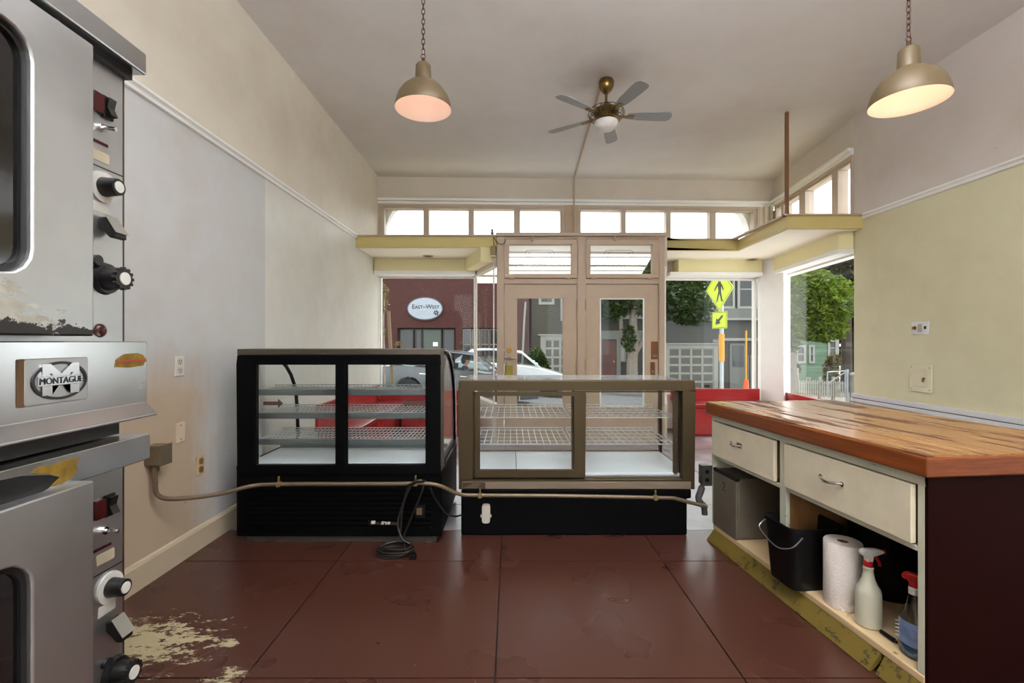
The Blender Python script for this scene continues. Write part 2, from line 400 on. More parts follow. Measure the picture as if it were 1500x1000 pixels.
# ------------------------------------------------------------------ front wall
S0 = 0.0; S1 = fs(1113); SE = math.hypot(3.98 - XL, .18)
wf = MB(FR).box(0, SE + .2, 0, .28, 3.39, ZC)
wf.box(0, fs(697), 0, .2, 2.262, 2.70).box(fs(973), SE + .1, 0, .2, 2.262, 2.70)       # lintels over the display windows
wf.box(0, fs(697), 0, .2, -.6, .50).box(fs(973), SE + .1, 0, .2, -.9, .50)              # walls under the display windows
WF_ = struct('wall_front', 'cream beam and low walls of the shop front around the windows', 'wall', wf, M_BEAM)
struct('trim_4', 'white moulding running under the beam above the high windows', 'moulding', MB(FR).box(0, SE, -.035, .0, 3.335, 3.375).box(0, SE, -.065, 0, 3.375, 3.415), M_WHITE, bevel=.008)
def clerestory(name, label, fr, a, b, panes, sy, zt=3.335):
    w = thing(name, label, 'window', fr @ Matrix.Translation(((a + b) / 2, 0, 2.63)), kind='structure')
    m = MB(fr); m.box(a, b, min(0, sy * .12), max(0, sy * .12), 3.275, zt).box(a, b, min(0, sy * .12), max(0, sy * .12), 2.63, 2.70)
    prev = a
    for p0, p1 in panes:
        m.box(prev, p0, min(0, sy * .12), max(0, sy * .12), 2.70, 3.275); prev = p1
    m.box(prev, b, min(0, sy * .12), max(0, sy * .12), 2.70, 3.275); m.build('window_frame', M_SASH, w, bevel=.006)
    for p0, p1 in panes:
        y0, y1 = sorted((sy * .05, sy * .055)); MB(fr).box(p0 - .005, p1 + .005, y0, y1, 2.69, 3.28).build('pane', M_GLASS, w)
    # thin beads around the group
    q = MB(fr); y0, y1 = sorted((0, -sy * .02))
    q.box(a, a + .035, y0, y1, 2.63, zt).box(b - .035, b, y0, y1, 2.63, zt).box(a + .035, b - .035, y0, y1, zt - .03, zt); q.build('bead', M_SASH, w)
    return w
P1 = [(fs(563), fs(620)), (fs(628), fs(686)), (fs(694), fs(753)), (fs(762), fs(821))]
P2 = [(fs(851), fs(910)), (fs(917), fs(976)), (fs(983), fs(1040)), (fs(1049), fs(1104))]
clerestory('window_1', 'high strip of four clear panes above the brick building view', FR, 0.0, fs(827), P1, 1)
clerestory('window_2', 'high strip of four clear panes between the conduit post and the corner', FR, fs(846), fs(1112), P2, 1)
struct('trim_5', 'painted post between the two high window strips', 'post', MB(FR).box(fs(827), fs(846), -.03, .12, 2.63, 3.34), M_TAN, bevel=.008)
cp = MB(FR).box(fs(1112), SE, -.02, .2, 2.63, 3.39)
for k in range(3): cp.box(fs(1113) + .05 + k * .08, fs(1113) + .09 + k * .08, -.06, -.02, 2.63, 3.36)
struct('trim_6', 'ribbed corner post between the high windows', 'post', cp, M_BEAM, bevel=.006)
# ------------------------------------------------------------------ angled side window wall
wsd = MB(RF).box(0, RL + .05, -.28, 0, 3.39, ZC).box(0, RL, -.2, 0, 2.262, 2.70).box(0, RL, -.2, 0, -.9, .50)
struct('wall_side', 'angled beam and low wall around the corner side windows', 'wall', wsd, M_BEAM)
struct('trim_7', 'white moulding running above the side high windows', 'moulding', MB(RF).box(0, RL, 0, .035, 3.335, 3.375).box(0, RL, 0, .065, 3.375, 3.415), M_WHITE, bevel=.008)
PR = [(.03, rs(1227)), (rs(1218), rs(1179)), (rs(1170), rs(1148)), (rs(1144), rs(1131))]
clerestory('window_3', 'high strip of panes on the angled side wall', RF, 0, RL - .12, PR, -1)
def bigwin(name, label, fr, a, b, z0, z1, sy, mt, t=.045, dp=.10):
    w = thing(name, label, 'window', fr @ Matrix.Translation(((a + b) / 2, 0, z0)), kind='structure')
    y0, y1 = sorted((sy * .02, sy * dp))
    MB(fr).box(a, b, y0, y1, z1 - t, z1).box(a, b, y0, y1, z0, z0 + t).box(a, a + t, y0, y1, z0 + t, z1 - t).box(b - t, b, y0, y1, z0 + t, z1 - t).build('window_frame', mt, w, bevel=.005)
    y0, y1 = sorted((sy * (dp * .5 + .01), sy * (dp * .5 + .016))); MB(fr).box(a + t, b - t, y0, y1, z0 + t, z1 - t).build('pane', M_GLASS, w)
    return w
bigwin('window_4', 'wide display window facing the brick building with the oval sign', FR, .02, fs(696), .50, 2.262, 1, M_WHITE, .022, .05)
bigwin('window_5', 'display window facing the yellow crossing sign', FR, fs(968), fs(1109), .50, 2.262, 1, M_WHITE, .03)
bigwin('window_6', 'large side window facing the green tree', RF, .005, rs(1146), .50, 2.262, -1, M_WHITE, .02)
struct('trim_8', 'broad white corner post between display window and side window', 'post',
       MB().prism([(X(1110, 7.1), 7.1), (X(1113, 6.98), 6.95), (X(1147, 6.62), 6.60), (4.02, 6.78), (4.05, 7.35), (X(1110, 7.33), 7.33)], -.3, 2.50), M_WHITE, bevel=.01)
# entry recess: splayed return windows from door frame to shop front
DY = 5.98
def dx(px): return (px - VX) * DY / F
LP = (X(697, 7.0), 7.0); LJ = (dx(728), DY + .02); RP = (2.30, 7.10); RJ = (dx(972), DY + .02)
def ret(name, label, A, B, sy):
    ang = math.atan2(B[1] - A[1], B[0] - A[0]); fr = frame(A[0], A[1], 0, ang); L = math.hypot(B[0] - A[0], B[1] - A[1])
    bigwin(name, label, fr, .05, L - .03, .50, 2.262, sy, M_WHITE, .012, .035)
    struct('wall_entry' if sy > 0 else 'wall_return', 'low wall under the splayed entry window ' + ('beside the deadbolt door' if sy > 0 else 'beside the door with cut out lock'), 'wall', MB(fr).box(.02, L, -.05, .05, -.3, .50).box(.02, L, -.05, .05, 2.262, 2.64), M_BEAM)
    return fr, L
retL, LL = ret('window_7', 'narrow splayed entry window beside the deadbolt door', LJ, LP, 1)
retR, LR = ret('window_8', 'narrow splayed entry window beside the door with cut out lock', RJ, RP, -1)
struct('trim_9', 'slim white corner mullion of the brick side display window', 'post', MB().cyl((LP[0], LP[1], .5), (LP[0], LP[1], 2.262), .022, n=12), M_WHITE, smooth=True)
# soffits over the two display bays
def FP(s, d): v = FR @ Vector((s, d, 0)); return (v.x, v.y)
def RP_(s, d): v = RF @ Vector((s, d, 0)); return (v.x, v.y)
sl = struct('trim_10', 'cream soffit shelf over the display bay beside the left wall', 'soffit', MB().prism([(XL, DY), (dx(728), DY), LJ, FP(fs(697), 0), FP(0, 0)], 2.495, 2.632), M_FASC, bevel=.004)
MB().prism([(XL + .01, DY + .03), (dx(728) - .06, DY + .03), FP(fs(697) - .1, -.02), FP(0.01, -.02)], 2.489, 2.4955).build('lit_underside_sheet', M_UNDER, sl)  # thin added sheet carrying the lit tone of the soffit underside
MB().box(XL, dx(728), DY - .025, DY + .03, 2.632, 2.65).build('top_edge', M_TAN, sl)
hd = MB(FR).box(.0, fs(697) - .13, -.24, -.002, 2.312, 2.489); hd.build('header', M_CREAM, sl, bevel=.006)
MB(retL).box(.02, LL - .05, .05, .21, 2.312, 2.495).build('header', M_CREAM, sl, bevel=.006)
MB(FR).box(0, fs(697), -.26, -.002, 2.262, 2.312).build('header_trim', M_WHITE, sl)
srp = [(dx(972), DY + .02), (dx(972), 6.2), (2.98, 6.2), (2.93, 5.0), (XR, 5.0), RP_(0, 0), RP_(RL, 0), FP(SE, 0), FP(fs(973), 0)]
sr = struct('trim_11', 'cream stepped soffit shelf over the corner display bay', 'soffit', MB().prism(srp, 2.50, 2.632), M_FASC, bevel=.004)
MB().prism([(dx(972) + .03, 6.23), (3.01, 6.23), (2.96, 5.03), (XR - .01, 5.03), RP_(.02, .02), RP_(RL - .02, .02), FP(SE - .02, -.02), FP(fs(976), -.02)], 2.494, 2.5005).build('lit_underside_sheet', M_UNDER, sr)  # same added sheet for the corner bay, its brightness painted in
MB().box(dx(972), 2.985, 6.17, 6.22, 2.632, 2.65).box(2.90, 2.955, 5.0, 6.2, 2.632, 2.65).box(2.90, XR, 4.975, 5.03, 2.632, 2.65).build('top_edge', M_TAN, sr)
MB(FR).box(fs(985), SE - .3, -.24, -.002, 2.312, 2.50).build('header', M_CREAM, sr, bevel=.006)
MB(RF).box(.0, RL - .35, .002, .16, 2.312, 2.50).build('header', M_CREAM, sr, bevel=.006)
MB(FR).box(fs(973), SE - .3, -.26, -.002, 2.262, 2.312).build('header_trim', M_WHITE, sr)
MB(RF).box(.0, RL - .35, .002, .17, 2.262, 2.312).build('header_trim', M_WHITE, sr)
for nm, px, py, zz in (('beside the alarm box', 627, 374, 2.494), ('under the hanging rod', 1102, 379, 2.499)):
    d = F * (zz - H) / (VY - py); c = (X(px, d), d, zz - .016)
    t = thing('recessed_light', 'small dark round recessed light in the soffit ' + nm, 'light', frame(*c), group='recessed soffit lights')
    MB().lathe([(.075, 0), (.075, .007), (.055, .007), (.055, 0)], 24, c, closed=True).build('rim', M_TAN, t, True)
    MB().lathe([(.054, .002), (.03, .006), (.001, .007)], 20, c).build('socket', mat('dark_bronze', rgb(60, 42, 34), .5), t, True)
struct('trim_12', 'thin brown rod hanging from the ceiling to the soffit corner', 'rod', MB().box(2.925, 2.955, 5.0, 5.03, 2.65, ZC), mat('brown_rod', rgb(128, 88, 56), .5))

# ------------------------------------------------------------------ doors and transoms
fm = MB()
zt = 2.59
fm.box(dx(728), dx(738), DY - .05, DY + .05, 0, 2.62).box(dx(845), dx(857), DY - .05, DY + .05, 0, 2.62).box(dx(963.5), dx(972), DY - .05, DY + .05, 0, 2.62)
fm.box(dx(738), dx(845), DY - .05, DY + .05, 2.025, 2.09).box(dx(857), dx(963.5), DY - .05, DY + .05, 2.025, 2.09)
fm.box(dx(738), dx(845), DY - .05, DY + .05, zt, 2.62).box(dx(857), dx(963.5), DY - .05, DY + .05, zt, 2.62)
df = struct('trim_13', 'tan painted double door frame with transom bars', 'door frame', fm, M_TAN, bevel=.006)
MB().box(dx(727), dx(974), DY - .085, DY + .06, 2.62, 2.665).build('top_ledge', M_TAN, df, bevel=.008)
def frame_rect(mb, x0, x1, z0, z1, a, b, c, d, y0, y1):
    """frame outer x0..x1,z0..z1 with opening a..b, c..d"""
    mb.box(x0, x1, y0, y1, z0, c).box(x0, x1, y0, y1, d, z1).box(x0, a, y0, y1, c, d).box(b, x1, y0, y1, c, d); return mb
def spiral(c, r0, turns, a0, sgn, n=26):
    out = []
    for i in range(n + 1):
        t = i / n; a = math.radians(a0) + sgn * turns * 2 * math.pi * t; r = r0 * (1 - .8 * t); out.append((c[0] + r * math.cos(a), c[1], c[2] + r * math.sin(a)))
    return out
M_IRON = mat('wrought_iron', rgb(120, 116, 108), .6)
for nm, lab, x0, x1, g0, g1 in (('window_9', 'transom window with iron scrolls over the deadbolt door', 738, 845, 746, 836), ('window_10', 'transom window with iron scrolls over the door with cut out lock', 857, 963.5, 864, 954)):
    w = thing(nm, lab, 'window', frame(dx((x0 + x1) / 2), DY, 2.09), kind='structure')
    a, b = dx(x0) + .006, dx(x1) - .006
    frame_rect(MB(), a, b, 2.096, 2.585, dx(g0), dx(g1), 2.149, 2.522, DY - .065, DY + .03).build('sash', M_TAN, w, bevel=.006)
    MB().box(dx(g0), dx(g1), DY - .003, DY + .003, 2.149, 2.522).build('pane', M_GLASS, w)
    cx = (dx(g0) + dx(g1)) / 2; gy = DY + .09; m = MB()
    for s in (-1, 1):
        top = [(cx, gy, 2.475)] + [(cx + s * .12, gy, 2.475)] + spiral((cx + s * .145, gy, 2.425), .05, 1.1, 90, -s)
        m.tube(top, .0028, 5)
        m.tube([(cx, gy, 2.30)] + spiral((cx + s * .045, gy, 2.265), .045, 1.0, 90 + s * 60, -s), .0028, 5)
        m.tube(smoothpath([(cx + s * .06, gy, 2.36), (cx + s * .2, gy, 2.32), (cx + s * .36, gy, 2.24)], 5) + spiral((cx + s * .33, gy, 2.255), .035, .9, -20 if s > 0 else 200, s), .0028, 5)
    m.box(dx(g0) - .02, dx(g1) + .02, gy - .004, gy + .004, 2.378, 2.39).box(dx(g0) - .02, dx(g1) + .02, gy - .004, gy + .004, 2.205, 2.215)
    m.build('iron_scrolls', M_IRON, w)
    for hx in (dx(x0) + .36, ):
        MB().box(hx - .012, hx + .012, DY - .085, DY - .065, 2.56, 2.62).cyl((hx, DY - .09, 2.56), (hx, DY - .09, 2.61), .008, n=8).build('latch', M_TAN, w)
    for hx in (dx(x0) + .1, dx(x1) - .12):
        MB().cyl((hx - .03, DY - .075, 2.09), (hx + .03, DY - .075, 2.09), .009, n=8).build('hinge', M_TAN, w)
def hinge(p, x, z):
    m = MB()
    for k in range(5): m.cyl((x, DY - .062, z + k * .024), (x, DY - .062, z + k * .024 + .02), .014, n=10)
    m.cyl((x, DY - .062, z - .02), (x, DY - .062, z), .007, n=8).cyl((x, DY - .062, z + .12), (x, DY - .062, z + .14), .007, n=8); return m.build('hinge', M_TAN, p, True)
def door(name, label, x0, x1, g0, g1, edge):
    a, b = dx(x0) + .004, dx(x1) - .004
    d = thing(name, label, 'door', frame((a + b) / 2, DY, .01), kind='structure')
    frame_rect(MB(), a, b, .01, 2.018, dx(g0), dx(g1), .477, 1.846, DY - .03, DY + .02).build('door_leaf', M_TAN, d, bevel=.004)
    MB().box(dx(g0), dx(g1), DY - .008, DY - .002, .477, 1.846).build('pane', M_GLASS, d)
    if edge:
        frame_rect(MB(), dx(g0), dx(g1), .477, 1.846, dx(g0) + .016, dx(g1) - .016, .493, 1.832, DY - .028, DY - .012).build('glazing_bead', M_WHITE, d)
    return d
d1 = door('door_1', 'tan painted glazed door with deadbolt and lever', 738.5, 844.5, 757.5, 824, False)
d2 = door('door_2', 'tan painted glazed door with the lock cut out of its stile', 857.5, 963, 878, 943, True)
for z in (1.70, .95, .2): hinge(d1, dx(844.5) + .002, z); hinge(d2, dx(857.5) - .002, z)
kx, kz = dx(746), Z(513, DY)
dbm = MB().cyl((kx, DY - .055, kz), (kx, DY - .03, kz), .032, n=20).box(kx - .004, kx + .004, DY - .07, DY - .05, kz - .014, kz + .014); dbm.build('deadbolt', M_BRASS, d1, True)
lz = Z(525, DY)
MB().cyl((kx, DY - .045, lz), (kx, DY - .03, lz), .028, n=16).tube([(kx, DY - .045, lz), (kx, DY - .075, lz), (kx + .03, DY - .08, lz), (kx + .09, DY - .075, lz - .005)], .008, 8).tube([(kx - .06, DY - .04, lz), (kx, DY - .05, lz + .004)], .008, 8).build('lever', mat('tarnished_lever', rgb(150, 132, 110), .35, .8), d1, True)
lk = thing('lock_box', 'olive green key lock box hanging under the door lever', 'lock box', frame(kx, DY - .05, Z(549, DY)))
MB().box(kx - .048, kx + .046, DY - .085, DY - .035, Z(549, DY) - .04, Z(534, DY)).build('body', mat('olive_enamel', rgb(150, 138, 40), .4), lk, bevel=.01)
MB().tube([(kx - .025, DY - .06, Z(534, DY)), (kx - .025, DY - .06, Z(528, DY))] + arcpts((kx, DY - .06, Z(528, DY)), .025, 180, 0, 8) + [(kx + .025, DY - .06, Z(534, DY))], .006, 8).build('shackle', M_CHROME, lk, True)
for z0, z1, x0_, x1_ in ((Z(526, DY), Z(500, DY), 952.5, 963), (Z(549, DY), Z(530, DY), 951.5, 959)):
    MB().box(dx(x0_), dx(x1_) - .005, DY - .0315, DY - .029, z0, z1).build('lock_cutout', M_DARKHOLE, d2)
    MB().box(dx(x0_) + .02, dx(x1_) - .02, DY - .036, DY - .031, z0 + .03, z0 + .06).build('lock_remnant', M_IRON, d2)
# alarm box with wire at the end of the soffit fascia
al = thing('alarm_box', 'small brown alarm box with a loose wire on the cream soffit', 'alarm', frame(dx(723), DY - .03, Z(377, DY)))
ax0, ax1 = dx(719), dx(727) - .008
MB().box(ax0, ax1, DY - .05, DY - .002, Z(375, DY), Z(361, DY)).build('box', mat('alarm_brown', rgb(140, 118, 66), .5), al, bevel=.006)
MB().box(ax0 - .004, ax1 + .004, DY - .053, DY - .002, Z(376.5, DY), Z(375, DY)).build('base_strip', M_CREAM, al)
MB().tube(smoothpath([(dx(724), DY - .045, Z(361, DY)), (dx(723), DY - .06, Z(349, DY)), (dx(727), DY - .07, Z(355, DY)), (dx(732), DY - .095, Z(359.5, DY)), (dx(738), DY - .09, Z(359, DY)), (dx(741), DY - .075, Z(353, DY))], 6), .004, 6).build('wire', M_BLK, al, True)
MB().lathe([(.012, 0), (.02, .02), (.012, .05), (.018, .06), (.012, .075), (.001, .08)], 12, (dx(721), DY, 2.65)).build('bell_cap', mat('zinc', rgb(150, 155, 165), .35, .9), al, True)

# ceiling conduit from the fan to the front post, then down it
cd = MB(); cx0 = FP((fs(840)), -.06)
cd.tube([(.86, 4.46, ZC - .012), (cx0[0], cx0[1] - .05, ZC - .012), (cx0[0], cx0[1] - .02, ZC - .02), (cx0[0], cx0[1] - .01, ZC - .06), (cx0[0], cx0[1] - .01, 3.44), (cx0[0], cx0[1] + .0, 3.36), (cx0[0], cx0[1] + .01, 2.67)], .011, 8)
tag(cd.build('ceiling_conduit', M_TAN, None, True), 'thin painted conduit running over the ceiling from the fan down the front post', 'conduit')

# ================================================================== ovens
def steel_mat(name, col, rough=.36, scratch=(1, 2, 40), worn=None):
    t = NT(name); p = t.pos(); v = t.coord('Object', scratch)
    n = t.noise(p, 3.5, 5, .6); s = t.noise(v, 9, 3)
    c = t.mix(t.ramp(n, .3, .75), mulc(col, .86), mulc(col, 1.06))
    mt = 1.0
    t.rough(t.math('ADD', t.math('ADD', t.math('MULTIPLY', n, .22), rough - .1), t.math('MULTIPLY', s, .04), True))
    if worn:      # greasy peeled film along the lower edge of the oven door
        x, y, z = t.xyz(p); q = t.noise(t.coord('Object', (1, 5, 14)), 3.2, 7, .7)
        near = t.ramp(z, worn + .17, worn + .04)
        side = t.ramp(y, 1.14, .92)
        film = t.math('GREATER_THAN', t.math('ADD', t.math('MULTIPLY', t.math('MULTIPLY', near, side), .45), q), .79)
        c = t.mix(film, c, t.mix(t.noise(p, 30, 4), rgb(112, 104, 82), rgb(200, 198, 190)))
        q2 = t.noise(t.coord('Object', (1, 8, 10)), 2.6, 7, .75)
        blk = t.math('GREATER_THAN', t.math('ADD', t.math('MULTIPLY', t.ramp(z, worn + .05, worn + .01), .38), q2), .76)
        c = t.mix(blk, c, rgb(36, 34, 34))
        mt = t.math('SUBTRACT', 1.0, t.math('MULTIPLY', t.math('MAXIMUM', film, blk), .9))
    t.base(c); t.metal(mt); t.bump(n, .02, .01); return t.m
M_STEEL = steel_mat('brushed_steel', rgb(206, 208, 211))
M_STEEL_D = steel_mat('brushed_steel_worn_door', rgb(210, 212, 214), .38, worn=1.313)
M_STEEL_B = steel_mat('brushed_steel_band', rgb(205, 208, 210), .22)
M_OVENSIDE = mat('brown_black_enamel', rgb(58, 44, 35), .5, var=.1)
M_OVBLACK = mat('black_enamel', rgb(26, 25, 26), .3, var=.15)
M_OVGLASS = mat('dark_oven_glass', rgb(16, 16, 18), .06, var=.1, bump=0, coat=1)
M_KNOB = mat('knob_black', rgb(17, 16, 16), .35, bump=0)
M_KNOBW = mat('knob_cap_white', rgb(205, 203, 198), .35)
M_REDLENS = mat('red_lens', rgb(62, 16, 18), .2)
M_YELST = mat('yellow_peeled_sticker', rgb(116, 90, 24), .65, var=.35, vscale=40)
XD, XP, XBND = -1.0, -1.10, -1.05
def oven(name, label, z0, z1, door0, door1, w0, w1, dm):
    o = thing(name, label, 'oven', frame(-1.5, .85, z0), group=None)
    MB().box(-1.90, XP - .012, .34, 1.36, z0, z1).build('body', M_OVENSIDE, o, bevel=.006)
    MB().box(XP - .012, XP, .34, 1.335, z0 + .003, z1 - .003).build('control_panel', M_STEEL, o)
    inner = rrect(.50, .985, w0, w1, .055); outer = rproj(inner, .36, 1.131, door0, door1)
    d = MB().ring(outer, inner, XD - .085, XD, 'x').build('door', dm, o, True, bevel=.004)
    i2 = rrect(.512, .973, w0 + .012, w1 - .012, .045)
    MB().ring(inner, i2, XD - .05, XD - .012, 'x').build('gasket', M_OVBLACK, d, True)
    MB().prism(i2, XD - .03, XD - .02, 'x').build('window', M_OVGLASS, d)
    return o
ovu = oven('convection_oven', 'upper stainless convection oven with embossed maker plate on its base band', 1.10, 2.065, 1.313, 2.01, 1.438, 1.94, M_STEEL_D)
ovl = oven('convection_oven', 'lower stainless convection oven standing under the other oven', .16, .955, .26, .967, .36, .85, M_STEEL)
# hood lid of the upper oven, base band and sloped lip
MB().box(-1.92, XBND, .30, 1.36, 2.066, 2.128).build('lid', M_STEEL_B, ovu, bevel=.005)
MB().box(-1.90, XBND - .03, .32, 1.345, 2.045, 2.066).build('lid_shadow_gap', M_OVBLACK, ovu)
band = MB().prism([(XBND, 1.30), (XBND, 1.125), (XBND + .03, 1.095), (XBND + .03, 1.088), (XP, 1.088), (XP, 1.30)], .30, 1.36, 'y').build('base_band', M_STEEL_B, ovu, bevel=.002)
MB().box(-1.88, XP - .005, .32, 1.33, 1.04, 1.10).build('lower_gap', M_OVBLACK, ovu)
MB().prism([(-1.92, 1.036), (XBND + .01, 1.036), (XBND + .01, .962), (-1.92, .962)], .30, 1.36, 'y').build('top_ledge', M_STEEL_B, ovl, bevel=.003)
for lx in (-1.82, -1.2):
    for ly in (.42, 1.28): MB().cyl((lx, ly, 0), (lx, ly, .16), .025, .035, 12).build('leg', M_OVBLACK, ovl, True)
# worn paint and peeled stickers
MB().prism([(.45, .9625), (1.03, .9625), (1.075, .975), (1.09, .985), (1.06, 1.0), (1.0, 1.015), (.9, 1.022), (.45, 1.03)], XBND + .0095, XBND + .0115, 'x').build('bare_black_patch', M_OVBLACK, ovl)
MB().prism([(1.06, .972), (1.09, .970), (1.115, .978), (1.13, .992), (1.125, 1.008), (1.135, 1.02), (1.10, 1.024), (1.07, 1.02), (1.04, 1.024), (1.02, 1.015), (1.06, 1.002), (1.085, .988)], XBND + .0095, XBND + .0125, 'x').build('peeled_sticker', M_YELST, ovl)
def by(px, x): return F * -x / (VX - px)
st = MB().prism([(by(168, XBND), 1.232), (by(170, XBND), 1.252), (by(182, XBND), 1.266), (by(200, XBND), 1.268), (by(208, XBND), 1.262), (by(213, XBND), 1.25), (by(209, XBND), 1.232), (by(190, XBND), 1.228)], XBND + .0002, XBND + .002, 'x').build('peeled_sticker', M_YELST, ovu)
MB().prism([(by(170, XBND), 1.247), (by(190, XBND), 1.251), (by(213, XBND), 1.247), (by(213, XBND), 1.242), (by(190, XBND), 1.244), (by(172, XBND), 1.242)], XBND + .002, XBND + .003, 'x').build('torn_stripe', mat('sticker_red', rgb(150, 62, 48), .6), st)
# embossed maker plate
py0, py1, pz0, pz1 = by(33, XBND), by(127, XBND), 1.158, 1.262
plate = MB().prism(rrect(py0, py1, pz0, pz1, .006), XBND, XBND + .004, 'x').build('maker_plate', M_STEEL, ovu, bevel=.002)
MB().prism(rrect(py0 - .012, py0 + .003, pz0, pz1, .004), XBND + .0002, XBND + .003, 'x').build('dark_slot', mat('slot_brown', rgb(92, 66, 40), .5), ovu)
cy, cz = (py0 + py1) / 2 + .004, (pz0 + pz1) / 2
n = 40
e0 = [(cy + .083 * math.cos(2 * math.pi * i / n) * (py1 - py0) / .19, cz + .044 * math.sin(2 * math.pi * i / n)) for i in range(n)]
e1 = [(cy + .076 * math.cos(2 * math.pi * i / n) * (py1 - py0) / .19, cz + .038 * math.sin(2 * math.pi * i / n)) for i in range(n)]
M_EMB = mat('embossed_dark_line', rgb(70, 70, 74), .35, .8)
MB().ring(e0, e1, XBND + .004, XBND + .007, 'x').build('oval_border', M_EMB, plate)
TF = Matrix(((0, 0, 1, XBND + .0055), (1, 0, 0, cy), (0, 1, 0, cz), (0, 0, 0, 1)))
text('M', .092, M_STEEL_B, plate, TF @ Matrix.Scale(1.35, 4, (1, 0, 0)), .0018, 'letter', bold=.004)
bdw = .067 * (py1 - py0) / .19
MB().box(XBND + .004, XBND + .008, cy - bdw, cy + bdw, cz - .011, cz + .011).build('name_bar', M_STEEL_B, plate, bevel=.001)
text('MONTAGUE', .021, M_EMB, plate, Matrix(((0, 0, 1, XBND + .0085), (1, 0, 0, cy), (0, 1, 0, cz), (0, 0, 0, 1))) @ Matrix.Scale(1.12 * (py1 - py0) / .19, 4, (1, 0, 0)), .0008)
def zz(px, py, x): d = by(px, x); return d, Z(py, d)
def controls(o, sw, tg, strip, lab, seam, k1, lab2, ptr, k2, lamp):
    y, z = zz(*sw, XP); MB().box(XP, XP + .012, y - .035, y - .005, z - .025, z + .025).build('indicator', M_REDLENS, o)
    s = MB().box(XP, XP + .008, y - .003, y + .03, z - .03, z + .03).build('rocker_switch', M_KNOB, o, bevel=.002)
    MB().prism([(XP + .008, z - .024), (XP + .024, z - .022), (XP + .014, z), (XP + .02, z + .024), (XP + .008, z + .024)], y + .002, y + .025, 'y').build('rocker', M_KNOB, s)
    y, z = zz(*tg, XP); t_ = MB().cyl((XP, y, z), (XP + .008, y, z), .011, n=10).cyl((XP + .008, y, z), (XP + .038, y + .003, z - .003), .0045, .006, 10).build('toggle_switch', M_CHROME, o, True)
    y, z = zz(*strip, XP); MB().box(XP, XP + .0015, y - .03, y + .025, z - .004, z + .004).build('red_label_strip', M_REDLENS, o)
    y, z = zz(*lab, XP); MB().prism(rrect(y - .03, y + .027, z - .014, z + .014, .003), XP, XP + .0015, 'x').build('worn_label', mat('label_beige', rgb(170, 158, 136), .6, var=.1), o)
    MB().box(XP, XP + .001, .9, 1.335, seam - .0015, seam + .0015).build('panel_seam', M_OVBLACK, o)
    y, z = zz(*k1, XP); k = MB().cyl((XP, y, z), (XP + .006, y, z), .042, n=28).build('dial_plate', M_KNOBW, o, True)
    MB().cyl((XP + .006, y, z), (XP + .045, y, z), .026, .022, 20).build('knob', M_KNOB, k, True); MB().cyl((XP + .045, y, z), (XP + .047, y, z), .015, n=18).build('knob_cap', M_KNOBW, k, True)
    y, z = zz(*lab2, XP); MB().box(XP, XP + .0015, y - .03, y + .022, z - .014, z + .014).build('paper_label', M_KNOBW, o)
    y, z = zz(*ptr, XP); c = MB().prism([(XP, z + .03), (XP + .02, z + .03), (XP + .045, z - .012), (XP + .045, z - .026), (XP + .03, z - .026), (XP, z + .005)], y - .02, y + .02, 'y').build('selector_handle', M_KNOB, o, bevel=.003)
    MB().prism([(XP + .018, z + .036), (XP + .022, z + .03), (XP + .049, z - .012), (XP + .047, z - .012)], y - .021, y + .021, 'y').build('chrome_cap', M_IRON, c)
    y, z = zz(*k2, XP); k = MB().cyl((XP, y, z), (XP + .012, y, z), .044, .040, 24).cyl((XP, y - .03, z + .045), (XP + .012, y - .03, z + .045), .014, n=12).build('dial_plate', M_OVBLACK, o, True)
    m = MB().cyl((XP + .012, y, z), (XP + .055, y, z), .032, .027, 24)
    for i in range(12):
        a = 2 * math.pi * i / 12; m.cyl((XP + .045, y + .027 * math.cos(a), z + .027 * math.sin(a)), (XP + .056, y + .027 * math.cos(a), z + .027 * math.sin(a)), .005, n=6)
    m.build('knob', M_KNOB, k, True); MB().cyl((XP + .055, y, z), (XP + .058, y, z), .017, n=18).build('knob_cap', M_KNOBW, k, True)
    if lamp:
        y, z = zz(*lamp, XP); MB().sphere((XP, y, z), (.012, .019, .019), 14, 8).build('pilot_light', M_REDLENS, o, True)
controls(ovu, (149, 155), (148, 187), (146, 209), (147, 229), Z(250, 1.29), (150, 274), (149, 304), (153, 336), (153, 408), (146, 484))
controls(ovl, (152, 742), (151, 777), (151, 801), (155, 815), .678, (160, 860), (158, 889), (163, 921), (167, 984), None)

# ================================================================== display cases
M_CASEBLK = mat('case_black_metal', rgb(7, 7, 8), .5, .0, .1, bump=.02, spec=.08)
M_CASETOP = mat('case_top_steel', rgb(104, 96, 86), .4, .8, .06, stretch=(1, 20, 1))
M_CASEWHT = mat('case_white_liner', rgb(218, 226, 232), .35, var=.02)
M_RAIL = mat('shelf_rail_grey', rgb(132, 140, 142), .35, .6, .05)
M_WIRE = mat('chrome_wire', rgb(205, 210, 210), .3, .35, .03, bump=0)
M_CGLASS = glass('case_glass', (.975, .985, .985, 1), .01)
M_BRONZE = mat('champagne_anodised', rgb(82, 70, 50), .4, .7, .08, stretch=(30, 1, 30))
M_BRONZE_L = mat('champagne_panel', rgb(124, 110, 94), .5, .2, .04)
M_ARROW = mat('arrow_decal', rgb(84, 58, 54), .5)
M_PAPER = mat('paper_label', rgb(232, 234, 234), .7, bump=0)
